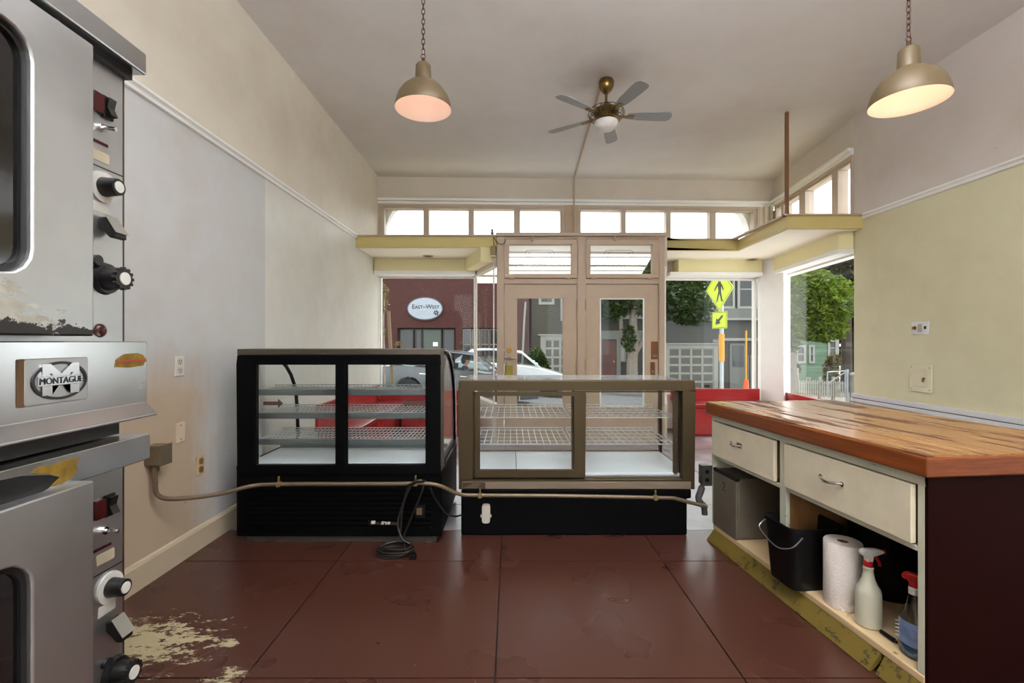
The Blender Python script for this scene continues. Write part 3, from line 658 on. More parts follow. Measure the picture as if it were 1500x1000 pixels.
def wire_rack(x0, x1, y0, y1, z, step, parent, lip=.02, rails=None, w=.0042):
    m = MB(); h = w
    for y in (y0, y1): m.bar((x0, y, z), (x1, y, z), .007, .007)
    ny = 4
    for k in range(1, ny): m.bar((x0, y0 + (y1 - y0) * k / ny, z - .004), (x1, y0 + (y1 - y0) * k / ny, z - .004), .005, .005)
    n = int((x1 - x0) / step)
    for k in range(n + 1):
        x = x0 + (x1 - x0) * k / n
        m.bar((x, y0, z + .002), (x, y1, z + .002), w, h); m.bar((x, y1, z), (x, y1, z + lip), w, w, up=(0, 1, 0))
    m.bar((x0, y1, z + lip), (x1, y1, z + lip), .006, .006)
    for x in (x0, x1): m.bar((x, y0, z), (x, y1, z), .007, .007)
    o = m.build('wire_shelf', M_WIRE, parent)
    if rails: MB().box(x0, x1, y0 - .03, y0 - .004, z - rails, z + .006).build('shelf_rail', M_RAIL, o, bevel=.004)
    return o
def hazed_glass():  # diffuse mix paints a pale sky reflection onto the top glass
    m_ = glass('sky_haze_top_glass', (.96, .97, .97, 1), .06); nt = m_.node_tree; out = nt.nodes['Material Output']; src = out.inputs[0].links[0].from_socket
    df_ = nt.nodes.new('ShaderNodeBsdfDiffuse'); df_.inputs[0].default_value = (.8, .84, .86, 1); mx_ = nt.nodes.new('ShaderNodeMixShader'); mx_.inputs[0].default_value = .22
    nt.links.new(src, mx_.inputs[1]); nt.links.new(df_.outputs[0], mx_.inputs[2]); nt.links.new(mx_.outputs[0], out.inputs[0]); return m_
# ---- black curved-glass case
BY = 3.04
def bx(px): return X(px, BY)
cx0, cx1 = bx(347), bx(645)
c1 = thing('bakery_case', 'black refrigerated bakery case with curved glass and three wire shelves', 'display case', frame((cx0 + cx1) / 2, 3.5, 0))
base = MB().box(cx0 - .012, cx1 + .005, BY + .012, 3.92, .035, .455).build('base', M_CASEBLK, c1, bevel=.01)
MB().box(cx0 + .05, cx1 - .03, BY + .03, 3.88, 0, .035).build('kick_plate', mat('kick_grey', rgb(70, 68, 64), .5, .3), c1)
for k in range(9):
    z = .085 + k * .032; MB().prism([(BY + .012, z), (BY - .002, z + .004), (BY - .002, z + .02), (BY + .012, z + .026)], cx0 + .06, cx1 - .06, 'x').build('grille_slat', M_CASEBLK, base)
fr1 = MB()
ops = [(bx(371), bx(492)), (bx(505), bx(624))]; zo, zu = .492, 1.155
fr1.box(cx0, cx1, BY, BY + .07, .44, zo).box(cx0, cx1, BY, BY + .07, zu, 1.212)
for a, b in ((cx0, ops[0][0]), (ops[0][1], ops[1][0]), (ops[1][1], cx1)): fr1.box(a, b, BY, BY + .07, zo, zu)
fr1.build('back_frame', M_CASEBLK, c1, bevel=.004)
MB().box(cx0, cx1, BY, BY + .27, 1.213, 1.2515).build('top_panel', M_CASETOP, c1, bevel=.004)
for i, (a, b) in enumerate(ops):
    d = frame_rect(MB(), a, b, zo, zu, a + .008, b - .008, zo + .006, zu - .006, BY + .012 + .012 * i, BY + .024 + .012 * i).build('sliding_door', M_CASEBLK, c1)
    yy = BY + .018 + .012 * i; MB().box(a + .008, b - .008, yy - .002, yy + .002, zo + .006, zu - .006).build('pane', M_CGLASS, d)
    s = 1 if i == 0 else -1; px0, px1 = ((384, 413) if i == 0 else (622, 587)); az = Z(591, BY)
    A, B = bx(px0), bx(px1); hd_ = B - s * .032
    MB().prism([(A, az - .012), (hd_, az - .012), (hd_, az - .03), (B, az), (hd_, az + .03), (hd_, az + .012), (A, az + .012)], yy - .0045, yy - .0025, 'y').build('arrow', M_ARROW, d)
prof = [(3.29, 1.235), (3.40, 1.228), (3.50, 1.205), (3.60, 1.165), (3.69, 1.11), (3.77, 1.04), (3.83, .955), (3.865, .86), (3.885, .74), (3.895, .60), (3.90, .50)]
gp = [(p[0], p[1]) for p in prof] + [(p[0] - .006, p[1] - .004) for p in reversed(prof)]
MB().prism(gp, cx0 + .02, cx1 - .02, 'x').build('curved_glass', M_CGLASS, c1, True, sharp=60)
outl = [(BY + .07, .46), (BY + .07, 1.235)] + prof + [(3.90, .46)]
def shrink(poly, k):
    cyy = sum(p[0] for p in poly) / len(poly); czz = sum(p[1] for p in poly) / len(poly)
    return [(cyy + (p[0] - cyy) * (1 - k), czz + (p[1] - czz) * (1 - k)) for p in poly]
inn = shrink(outl, .075)
for a, b in ((cx0, cx0 + .022), (cx1 - .022, cx1)):
    e = MB().ring(outl, inn, a, b, 'x').build('end_frame', M_CASEBLK, c1)
    MB().prism(inn, (a + b) / 2 - .003, (a + b) / 2 + .003, 'x').build('end_glass', M_CGLASS, e)
MB().box(cx1 - .002, cx1 + .003, BY + .02, BY + .15, .46, 1.235).build('side_panel', M_CASETOP, c1)
MB().tube([(cx1 + .003, p[0] - .012, p[1]) for p in prof], .006, 6).build('chrome_edge', M_CHROME, c1, True)
MB().box(cx1 - .001, cx1 + .004, BY + .25, BY + .60, .462, .475).build('chrome_strip', M_CHROME, c1)
MB().box(cx0 + .024, cx0 + .034, BY + .075, BY + .22, .50, 1.16).build('liner_wall', M_CASEWHT, c1)
MB().box(cx0 + .03, cx1 - .03, BY + .07, 3.88, .455, .50).build('deck', M_CASEWHT, c1, bevel=.004)
MB().box(cx0 + .03, cx1 - .03, 3.55, 3.60, .50, .53).build('air_duct', M_RAIL, c1)
ux = cx0 + .06
for sx in (cx0 + .06, cx1 - .06):
    MB().bar((sx, BY + .10, 1.06), (sx + (.0), BY + .16, .53), .02, .035, up=(0, 1, 0)).build('shelf_upright', M_WIRE, c1)
for z, y1 in ((.972, 3.40), (.815, 3.50), (.640, 3.52)):
    wire_rack(cx0 + .07, cx1 - .06, BY + .15, y1, z, .028, c1, .016, .034)
lp = MB().prism(rrect(BY + .085, BY + .20, 1.00, 1.15, .004), cx0 + .034, cx0 + .036, 'x').build('notice_label', M_PAPER, c1)
for k in range(5): MB().box(cx0 + .036, cx0 + .0365, BY + .095, BY + .15 + .01 * (k % 3), 1.125 - k * .022, 1.131 - k * .022).build('print_line', M_BLK, lp)
bd = MB().box(bx(540), bx(585), BY - .006, BY + .002, Z(768, BY), Z(764, BY)).box(bx(540), bx(541.5), BY - .006, BY + .002, Z(768, BY), Z(761, BY)).box(bx(583.5), bx(585), BY - .006, BY + .002, Z(768, BY), Z(761, BY)).build('badge', M_CHROME, c1)
MB().box(bx(544), bx(550), BY - .008, BY + .002, Z(766.5, BY), Z(762.5, BY)).build('badge_emblem', M_KNOBW, bd)
text('true', .034, M_KNOBW, bd, frame(bx(565), BY - .008, Z(764.5, BY), 0, math.pi / 2), .001, shear=.35, bold=.001)
MB().box(bx(609), bx(623), BY - .02, BY + .012, Z(757, BY), Z(738, BY)).build('power_inlet', M_BLK, c1, bevel=.003)
MB().box(bx(611), bx(619), BY - .022, BY - .02, Z(752, BY), Z(742, BY)).build('rating_label', mat('rating_label', rgb(104, 84, 62), .6), c1)
# ---- champagne framed case
CY = 3.147
def gx(px): return X(px, CY)
def gz(py): return Z(py, CY)
g0, g1 = gx(672), gx(1018)
c2 = thing('pastry_case', 'champagne framed glass pastry case with sliding doors on a black base', 'display case', frame((g0 + g1) / 2, 3.5, 0))
MB().box(gx(675), gx(1008), CY + .012, 3.84, 0, .31).build('base', M_CASEBLK, c2, bevel=.012)
MB().box(gx(1000), gx(1014), CY + .006, 3.82, .245, .312).build('base_bumper', M_CASEBLK, c2, bevel=.015)
oa, ob, oz0, oz1 = gx(693), gx(1000), .377, .972
f2 = frame_rect(MB(), g0, g1, .312, 1.04, oa, ob, oz0, oz1, CY, CY + .05).build('back_frame', M_BRONZE, c2, bevel=.005)
ia, ib = oa + .016, ob - .016
frame_rect(MB(), oa - .02, ob + .02, oz0 - .02, oz1 + .02, oa + .005, ob - .005, oz0 + .006, oz1 - .006, CY + .05, CY + .085).build('door_track', mat('dark_track', rgb(48, 42, 32), .4, .6), f2)
MB().box(gx(677), gx(1012), CY - .006, CY + .01, .316, .364).build('sill_panel', M_BRONZE_L, c2, bevel=.003)
lb = MB().box(gx(678), gx(711), CY - .009, CY - .006, .318, .362).build('maker_label', mat('label_dark', rgb(64, 48, 38), .5), c2)
for k in range(3): MB().box(gx(681 + 5 * k), gx(700 + 2 * k), CY - .0095, CY - .009, .327 + k * .011, .330 + k * .011).build('print_line', mat('label_print', rgb(130, 112, 96), .5), lb)
dl = frame_rect(MB(), gx(695), gx(858), .386, .962, gx(703), gx(841), .437, .935, CY + .012, CY + .032).build('sliding_door', M_BRONZE, c2, bevel=.003)
MB().box(gx(703), gx(841), CY + .02, CY + .024, .437, .935).build('pane', M_CGLASS, dl)
dr = frame_rect(MB(), gx(839), gx(997), .386, .962, gx(847), gx(990), .394, .955, CY + .05, CY + .066).build('sliding_door', M_BRONZE, c2, bevel=.003)
MB().box(gx(847), gx(990), CY + .056, CY + .060, .394, .955).build('pane', M_CGLASS, dr)
FY = 3.86
MB().box(g0 + .005, g1 - .005, CY + .05, FY, 1.018, 1.026).build('top_glass', hazed_glass(), c2)
MB().box(g0 + .02, g1 - .02, FY - .012, FY - .004, .40, 1.018).build('front_glass', M_CGLASS, c2)
for a, b in ((g0, g0 + .022), (g1 - .022, g1)):
    e = MB().box(a, b, CY + .05, FY, .312, .40).box(a, b, FY - .03, FY, .40, 1.018).box(a, b, CY + .05, FY, 1.003, 1.018).build('end_frame', M_BRONZE, c2)
    MB().box((a + b) / 2 - .003, (a + b) / 2 + .003, CY + .05, FY - .03, .40, 1.003).build('end_glass', M_CGLASS, e)
MB().box(g0 + .022, g1 - .022, FY - .03, FY, .36, .42).build('front_sill', M_BRONZE_L, c2)
seams = [g0 + .024, .04, .50, g1 - .024]
for k in range(3): MB().box(seams[k] + .002, seams[k + 1] - .002, CY + .05, FY - .03, .385, .408).build('deck_panel', M_CASEWHT, c2, bevel=.002)
for sx in (g0 + .06, .43, g1 - .09):
    MB().box(sx - .008, sx + .008, CY + .09, CY + .105, .41, 1.0).build('shelf_upright', M_BRONZE, c2)
for z in (.775, .590):
    wire_rack(g0 + .07, .415, CY + .11, 3.77, z, .046, c2, .022, None, .005); wire_rack(.445, g1 - .10, CY + .11, 3.77, z, .046, c2, .022, None, .005)
w_ = MB().prism(rrect(gx(706), gx(718), gz(765), gz(738), .018), CY - .02, CY + .014, 'y').build('white_socket', mat('ivory_plastic', rgb(196, 190, 178), .4), c2, bevel=.003)
MB().box(gx(704), gx(720), CY - .008, CY + .0, gz(757), gz(753)).build('socket_tab', mat('ivory_plastic', rgb(196, 190, 178), .4), w_)

# ---- conduit behind the cases, with its junction box, and the hanging power cord
M_COND = mat('painted_steel_conduit', rgb(116, 100, 80), .45, .4, .12, vscale=14)
jb = thing('junction_box', 'brown grey steel junction box on the left wall', 'junction box', frame(XL + .05, 2.56, .64))
MB().box(XL, XL + .085, 2.515, 2.60, .635, .74).build('box', mat('box_brown_grey', rgb(112, 100, 78), .5, .3, .15), jb, bevel=.005)
MB().box(XL + .085, XL + .091, 2.512, 2.603, .632, .743).build('cover', mat('box_cover', rgb(120, 108, 88), .45, .4, .12), jb, bevel=.002)
cd2 = thing('floor_conduit', 'long steel conduit bending off the left wall and running behind both cases', 'conduit', frame(-.3, 3.0, .2))
path = [(XL + .04, 2.545, .64), (XL + .04, 2.545, .52), (XL + .05, 2.56, .46), (XL + .10, 2.62, .425), (XL + .24, 2.78, .40), (-1.62, 2.93, .40), (-1.45, 2.965, .402), (-.75, 2.97, .403), (-.56, 2.975, .405), (-.45, 2.99, .385), (-.34, 3.05, .315), (-.22, 3.075, .297), (.3, 3.085, .29), (1.0, 3.09, .275), (1.10, 3.10, .262), (1.30, 3.12, .205)]
MB().tube(smoothpath(path, 5), .0125, 10).build('pipe', M_COND, cd2, True)
for c in ((-1.46, 2.965, .402), (-.60, 2.974, .405), (-.2, 3.075, .296), (.95, 3.09, .276)):
    MB().box(c[0] - .012, c[0] + .012, c[1] - .016, c[1] + .016, c[2] - .016, c[2] + .016).cyl((c[0], c[1], c[2] + .014), (c[0], c[1], c[2] + .05), .007, n=8).build('clamp', mat('brass_clamp', rgb(150, 130, 84), .4, .7), cd2, bevel=.003)
MB().cyl((XL + .04, 2.545, .60), (XL + .04, 2.545, .634), .02, n=12).build('coupling', M_COND, cd2, True)
pc = thing('power_cord', 'black power cord looped over the conduit and coiled on the floor', 'power cord', frame(-.72, 2.88, 0))
M_CORD = mat('cord_rubber', rgb(22, 18, 15), .5)
lps = []
for k in range(4):
    r = .085 + .012 * (k % 3); cxk = -.72 + .012 * k
    lps += [(cxk + r * math.cos(a), 2.86 + .5 * r * math.sin(a), .012 + .016 * k + .008 * math.sin(a)) for a in [2 * math.pi * i / 14 + .2 * k for i in range(14)]]
cpath = [(-.645, 2.945, .40), (-.60, 2.94, .425), (-.565, 2.95, .43), (-.552, 3.0, .41), (-.556, 2.955, .36), (-.60, 2.95, .25), (-.64, 2.94, .15), (-.66, 2.92, .09)] + lps
MB().tube(smoothpath(cpath, 3), .0065, 6).build('cord', M_CORD, pc, True)
for q in ([(-.60, 2.945, .42), (-.645, 2.945, .38), (-.675, 2.935, .25), (-.685, 2.92, .12), (-.70, 2.89, .07)], [(-.61, 2.94, .415), (-.655, 2.94, .33), (-.70, 2.925, .18), (-.665, 2.89, .09), (-.60, 2.88, .05), (-.63, 2.86, .012)]):
    MB().tube(smoothpath(q, 6), .0065, 6).build('cord', M_CORD, pc, True)
MB().tube(smoothpath([(-.625, 2.955, .40), (-.59, 2.95, .425), (-.56, 2.955, .428), (-.545, 2.985, .415)], 5), .011, 6).build('cord_knot', M_CORD, pc, True)
MB().box(-.60, -.565, 2.80, 2.83, .0, .03).cyl((-.58, 2.83, .015), (-.585, 2.86, .018), .009, n=8).build('plug', M_BLK, pc, bevel=.006)
tag(MB().tube(smoothpath([(-.51, 2.985, .375), (-.48, 3.0, .30), (-.42, 3.03, .20), (-.36, 3.06, .165), (-.32, 3.12, .155)], 6), .006, 6).build('appliance_lead', M_CORD, None, True), 'single black lead drooping from the conduit to the pastry case base', 'cable')

# ---- plates on the walls
def plate(name, label, cat, y, z, h, w, side, detail):
    x = XL if side > 0 else XR; o = thing(name, label, cat, frame(x, y, z - h / 2)); s = side
    a, b = sorted((x, x + s * .008)); MB().box(a, b, y - w / 2, y + w / 2, z - h / 2, z + h / 2).build('cover_plate', mat('plate_' + detail, {'outlet': rgb(226, 222, 214), 'blank': rgb(214, 196, 172), 'beige': rgb(205, 180, 140), 'multi': rgb(226, 226, 226)}[detail], .4), o, bevel=.003)
    return o, x + s * .008, s
for lab, y, z, dt in (('white duplex outlet plate on the left wall', 2.78, Z(536, 2.78), 'outlet'), ('beige duplex outlet plate low on the left wall', 2.97, Z(681, 2.97), 'beige')):
    o, xf, s = plate('wall_outlet', lab, 'outlet', y, z, .118, .075, 1, dt)
    for k in (-.026, .026):
        q = MB().prism(rrect(y - .02, y + .02, z + k - .02, z + k + .02, .012), xf, xf + .003, 'x').build('socket', mat('socket_' + dt, rgb(205, 200, 190) if dt == 'outlet' else rgb(150, 120, 80), .4), o)
        for e in (-.008, .008): MB().box(xf + .003, xf + .0035, y + e - .002, y + e + .002, z + k - .004, z + k + .010).build('slot', M_BLK, q)
        MB().cyl((xf + .003, y, z + k - .011), (xf + .0035, y, z + k - .011), .004, n=8).build('slot', M_BLK, q)
o, xf, s = plate('blank_wall_plate', 'blank beige wall plate between the two outlets', 'wall plate', 2.79, Z(633, 2.79), .118, .075, 1, 'blank')
for k in (-.042, .042): MB().cyl((xf, 2.79, Z(633, 2.79) + k), (xf + .002, 2.79, Z(633, 2.79) + k), .004, n=8).build('screw', M_IRON, o)
yy, z_ = 4.295, Z(480, 4.295)
o, xf, s = plate('media_wall_plate', 'white media wall plate with a brass jack on the yellow wall', 'wall plate', yy, z_, .118, .18, -1, 'multi')
MB().cyl((xf, yy + .055, z_), (xf - .02, yy + .055, z_), .018, .012, 14).build('coax_jack', M_BRASS, o, True)
MB().box(xf - .012, xf, yy - .02, yy + .012, z_ - .035, z_ + .035).build('switch_toggle', mat('switch_beige', rgb(176, 162, 138), .45), o, bevel=.003)
MB().box(xf - .004, xf, yy - .065, yy - .045, z_ - .012, z_ + .014).build('slot', M_BLK, o)
yy, z_ = 4.287, Z(554, 4.287)
o = thing('access_panel', 'cream painted square access panel with a small latch on the yellow wall', 'access panel', frame(XR, yy, z_ - .125))
M_PANEL = mat('panel_cream', rgb(222, 216, 186), .5)
MB().box(XR - .012, XR, yy - .115, yy + .115, z_ - .125, z_ + .125).build('surround', M_PANEL, o, bevel=.004)
d_ = MB().box(XR - .017, XR - .012, yy - .07, yy + .075, z_ - .075, z_ + .08).build('panel_door', M_PANEL, o, bevel=.002)
MB().cyl((XR - .017, yy - .045, z_), (XR - .026, yy - .045, z_), .012, n=12).box(XR - .032, XR - .026, yy - .052, yy - .038, z_ - .03, z_ + .006).build('latch', M_BRASS, d_, True)
for a in (-.095, .095):
    for b in (-.1, .1): MB().cyl((XR - .012, yy + a, z_ + b), (XR - .014, yy + a, z_ + b), .005, n=8).build('screw', M_IRON, o)

# ================================================================== window benches
M_RED = mat('red_bench_paint', rgb(166, 38, 38), .25, var=.07, vscale=4, coat=.4)
M_RED2 = mat('red_bench_seat', rgb(150, 40, 42), .18, var=.06, vscale=4, coat=.6)
wb = thing('wall_bench', 'red built in bench along the left wall of the display bay', 'bench', frame(-1.7, 5.7, 0), group='red window benches')
MB().box(XL, XL + .03, 4.72, 6.93, .44, .66).build('back_panel', M_RED, wb, bevel=.004)
MB().box(XL, -1.50, 4.70, 6.93, .40, .44).build('seat', M_RED2, wb, bevel=.006)
MB().box(XL + .02, -1.54, 4.74, 6.93, 0, .40).build('front_panel', M_RED, wb)
wb = thing('window_bench', 'red built in bench under the display window facing the brick building', 'bench', frame(-1.0, 6.7, 0), group='red window benches')
MB().box(-1.92, -.58, 6.90, 6.94, .44, .585).build('back_panel', M_RED, wb, bevel=.004)
MB().box(-1.495, -.60, 6.40, 6.90, .40, .44).build('seat', M_RED2, wb, bevel=.006)
MB().box(-1.495, -.62, 6.45, 6.90, 0, .40).build('front_panel', M_RED, wb)
wb = thing('window_bench', 'red built in bench under the display window facing the crossing sign', 'bench', frame(3.0, 6.7, 0), group='red window benches')
MB().box(2.36, X(1113, 6.93), 6.93, 6.97, .44, .605).build('back_panel', M_RED, wb, bevel=.004)
MB().box(2.36, X(1113, 6.9), 6.42, 6.93, .40, .44).build('seat', M_RED2, wb, bevel=.006)
MB().box(2.45, 3.42, 6.46, 6.93, 0, .40).build('front_panel', M_RED, wb, bevel=.03)
wb = thing('corner_bench', 'red built in bench under the large side window', 'bench', RF @ Matrix.Translation((.8, .2, 0)), group='red window benches')
MB(RF).box(.03, rs(1140), .002, .035, .44, .585).build('back_panel', M_RED, wb, bevel=.004)
MB(RF).box(.03, 1.22, .035, .42, .40, .44).build('seat', M_RED2, wb, bevel=.006)
MB(RF).box(.05, 1.24, .035, .38, 0, .40).build('front_panel', M_RED, wb)

# ================================================================== work island
IA = math.radians(5.91); IF = frame(1.4525, 1.643, 0, IA)
def butcher():
    t = NT('worn_butcher_block'); v = t.coord('Object'); v2 = t.coord('Object', (14, .9, 6))
    x, y, z = t.xyz(v); g = t.noise(v2, 2.2, 7, .65); g2 = t.noise(t.coord('Object', (5, .8, 5)), 2.2, 6, .7)
    c = t.mix(t.ramp(g, .3, .7), rgb(136, 84, 42), rgb(176, 124, 70))
    dark = t.math('GREATER_THAN', g2, .545); c = t.mix(t.math('MULTIPLY', dark, .8), c, rgb(70, 44, 26))
    pale = t.ramp(t.noise(v2, 1.3, 6, .6), .55, .75); c = t.mix(t.math('MULTIPLY', pale, .5), c, rgb(206, 176, 130))
    t.base(c); t.rough(t.math('ADD', .2, t.math('MULTIPLY', dark, .4))); t.bump(g2, .12, .01); return t.m
M_BUTCH = butcher()
def edgewood():
    t = NT('orange_varnished_edge'); g = t.noise(t.coord('Object', (3, 1.2, 40)), 2.5, 6, .6)
    t.base(t.mix(t.ramp(g, .3, .7), rgb(100, 48, 20), rgb(140, 74, 32))); t.rough(.3); t.bump(g, .06, .004); return t.m
M_EDGE = edgewood()
def chipped(name, col, under, thr=.66, spec=.4):
    t = NT(name); v = t.coord('Object'); n = t.noise(v, 6, 6, .7); n2 = t.noise(v, 26, 6, .7)
    chip = t.math('GREATER_THAN', t.math('ADD', t.math('MULTIPLY', n, .5), t.math('MULTIPLY', n2, .5)), thr)
    t.b.inputs['Specular IOR Level'].default_value = spec
    c = t.mix(t.ramp(n, .35, .75), col, mulc(col, .86)); t.base(t.mix(chip, c, under)); t.rough(.45); t.bump(t.math('SUBTRACT', n2, chip), .08, .005); return t.m
M_DRAW = chipped('chipped_cream_drawer_paint', rgb(226, 216, 190), rgb(150, 118, 76), .665)
M_FRM = chipped('chipped_grey_green_frame_paint', rgb(206, 206, 186), rgb(120, 96, 66), .63)
M_MAROON = chipped('dark_maroon_end_paint', rgb(32, 10, 9), rgb(110, 76, 54), .72, .06)
M_INNER = mat('bare_wood_interior', rgb(150, 108, 66), .6, var=.25, vscale=4, stretch=(6, 1, 1))
M_SHELF = chipped('worn_cream_shelf', rgb(216, 188, 146), rgb(140, 112, 78), .63)
M_KICK = chipped('yellow_kick_board', rgb(112, 94, 38), rgb(66, 58, 32), .56)
isl = thing('work_island', 'long work island with butcher block top, two cream drawers and open shelf', 'island', IF)
W = .92; L = 1.505; fx = .035; yn = .04; yf = 1.482
# laminated top: side faces varnished orange, upper face worn staves
n_st = 11
tp = MB(IF).box(.0, W, .0, L, .823, .8935).build('worktop', M_EDGE, isl, bevel=.006)
for k in range(n_st):
    a = W * k / n_st; MB(IF).box(a + .0008 + (.006 if k == 0 else 0), a + W / n_st - .0008, .006, L - .006, .89, .9 + R.uniform(-.0008, .0006)).build('stave', M_BUTCH, tp)
ff = MB(IF)
ff.box(fx, fx + .022, yn, yf, .784, .823)                       # top rail
ff.box(fx, fx + .022, yn, .068, .10, .784).box(fx, fx + .022, 1.462, yf, .10, .784).box(fx, fx + .022, .765, .815, .10, .784)
ff.box(fx, fx + .022, .068, .765, .536, .556).box(fx, fx + .022, .815, 1.462, .536, .556)
ff.build('face_frame', M_FRM, isl, bevel=.003)
MB(IF).box(fx, W - .03, yn - .012, yn, .06, .823).build('end_panel', M_MAROON, isl)
MB(IF).box(fx + .022, W - .03, yf - .02, yf, .06, .823).build('end_panel', M_FRM, isl)
MB(IF).box(W - .045, W - .03, yn, yf - .02, .06, .823).build('back_panel', M_INNER, isl)
MB(IF).box(fx + .022, W - .045, .78, .80, .10, .536).build('divider', M_INNER, isl)
MB(IF).box(fx + .022, W - .045, yn, yf - .02, .536, .552).build('drawer_floor', M_INNER, isl)
MB(IF).box(fx - .004, W - .045, yn, yf - .02, .07, .10).build('bottom_shelf', M_SHELF, isl, bevel=.004)
MB(IF).prism([(fx + .01, .07), (fx + .01, .045), (-.012, .0), (-.02, .004), (fx - .003, .07)], .215, yf - .03, 'y').build('kick_board', M_KICK, isl)
MB(IF).prism([(fx + .01, .07), (fx + .01, .045), (.0, .0), (-.008, .004), (fx - .003, .07)], yn, .198, 'y').build('kick_board', M_KICK, isl)
MB(IF).box(fx + .02, W - .06, yn + .02, yf - .04, 0, .07).build('plinth', M_OVBLACK, isl)
def pull(p, y, z, w):
    m = MB(IF); a = y - w / 2; b = y + w / 2
    m.tube(smoothpath([(fx - .018, a, z), (fx - .03, a + .012, z), (fx - .042, y - w * .2, z - .004), (fx - .045, y, z - .006), (fx - .042, y + w * .2, z - .004), (fx - .03, b - .012, z), (fx - .018, b, z)], 4), .006, 8)
    for q in (a, b): m.cyl((fx - .019, q, z), (fx - .022, q, z), .011, n=12)
    m.build('handle', M_CHROME, p, True)
for y0, y1, hw in ((.076, .758, .12), (.838, 1.452, .10)):
    d = MB(IF).box(fx - .018, fx + .004, y0, y1, .562, .778).build('drawer', M_DRAW, isl, bevel=.003)
    MB(IF).box(fx + .004, fx + .4, y0 + .02, y1 - .02, .57, .76).build('drawer_box', M_INNER, d)
    pull(d, (y0 + y1) / 2 + (.03 if y0 < .5 else .03), .685, hw)
# stain marks beside the far handle
MB(IF).box(fx - .0186, fx - .0178, 1.12, 1.17, .67, .70).build('bare_patch', M_DARKHOLE, isl)
# outlet box on the far end of the island and conduit end
ob_ = thing('island_outlet_box', 'small steel outlet box screwed to the far end of the island', 'outlet', IF @ Matrix.Translation((0, 1.47, .35)))
MB(IF).box(-.028, fx - .001, 1.482, 1.545, .35, .475).build('box', mat('grey_outlet_box', rgb(92, 92, 84), .45, .5), ob_, bevel=.004)
MB(IF).box(-.033, fx - .001, 1.478, 1.4815, .345, .48).build('cover', mat('outlet_cover_steel', rgb(84, 84, 78), .4, .6), ob_)
for k in (.385, .44): MB(IF).cyl((-.002, 1.478, k), (-.002, 1.475, k), .015, n=12).build('socket', M_BLK, ob_)
MB(IF).tube(smoothpath([(-.01, 1.52, .352), (-.02, 1.525, .30), (-.035, 1.53, .25), (-.015, 1.53, .215), (0.0, 1.525, .20), (.005, 1.52, .14)], 5), [.014] * 3 + [.022] * 12 + [.02] * 11, 8).build('flex_cable', mat('cable_grey', rgb(74, 72, 70), .5), ob_, True)
# ---- things on the shelf
eb = thing('electrical_box', 'grey steel box with a handwritten mark on the far half of the shelf', 'box', IF @ Matrix.Translation((.17, 1.33, .10)))
M_EBOX = mat('grey_painted_steel_box', rgb(112, 104, 90), .45, .2, .12)
MB(IF).box(.045, .32, 1.20, 1.455, .101, .47).build('body', M_EBOX, eb, bevel=.006)
MB(IF).box(.028, .045, 1.196, 1.458, .101, .452).build('cover', M_EBOX, eb, bevel=.004)
MB(IF).box(.030, .05, 1.196, 1.458, .455, .475).build('lip', M_OVBLACK, eb)
text('2', .08, M_OVBLACK, eb, IF @ Matrix(((0, 0, -1, .0275), (-1, 0, 0, 1.33), (0, 1, 0, .385), (0, 0, 0, 1))), .0006, 'mark')
bn = thing('black_bin', 'black plastic bin with a wire handle hanging over the shelf edge', 'bin', IF @ Matrix.Translation((.06, .70, .1)))
def tub(m, x0, x1, y0, y1, z0, z1, fl, r, t=.008):
    lo = rrect(x0 + fl, x1 - fl, y0 + fl, y1 - fl, r); hi = rrect(x0, x1, y0, y1, r * 1.2); hi2 = rrect(x0 + t, x1 - t, y0 + t, y1 - t, r * 1.1); lo2 = rrect(x0 + fl + t, x1 - fl - t, y0 + fl + t, y1 - fl - t, r * .9)
    n = len(lo); vs = [(p[0], p[1], z0) for p in lo] + [(p[0], p[1], z1) for p in hi] + [(p[0], p[1], z1) for p in hi2] + [(p[0], p[1], z0 + t) for p in lo2]
    fs_ = [tuple(range(n - 1, -1, -1)), tuple(range(3 * n, 4 * n))]
    for q in range(3):
        for i in range(n): j = (i + 1) % n; fs_.append((q * n + i, q * n + j, (q + 1) * n + j, (q + 1) * n + i))
    return m.add(vs, fs_)
tub(MB(IF), -.05, .23, .60, .84, .101, .40, .02, .04).build('body', M_BLK, bn, True)
rim = rrect(-.056, .236, .594, .846, .05); rin = rrect(-.046, .226, .604, .836, .045)
MB(IF).ring(rim, rin, .388, .404, 'z').build('rim', M_BLK, bn, True)
MB(IF).tube(smoothpath([(-.01, .848, .37), (-.055, .85, .33), (-.063, .78, .30), (-.064, .70, .285), (-.063, .64, .30), (-.055, .59, .33), (-.01, .59, .37)], 5), .0035, 6).build('handle', mat('steel_wire', rgb(150, 150, 152), .3, .9), bn, True)
pt = thing('stock_pot', 'large black pot standing behind the bin on the shelf', 'pot', IF @ Matrix.Translation((.38, .62, .1)))
MB(IF).lathe([(.13, .101), (.14, .11), (.142, .40), (.148, .405), (.148, .415), (.138, .412), (.134, .12), (.001, .112)], 28, (.42, .60, 0)).build('body', M_BLK, pt, True)
MB(IF).lathe([(.15, .416), (.13, .44), (.05, .455), (.001, .458)], 28, (.42, .60, 0)).build('lid', M_BLK, pt, True)
MB(IF).cyl((.42, .60, .457), (.42, .60, .485), .014, .02, 12).build('lid_knob', M_BLK, pt, True)
tw_ = thing('paper_towel_roll', 'white quilted paper towel roll standing upright on the shelf', 'paper towel', IF @ Matrix.Translation((.115, .50, .10)))
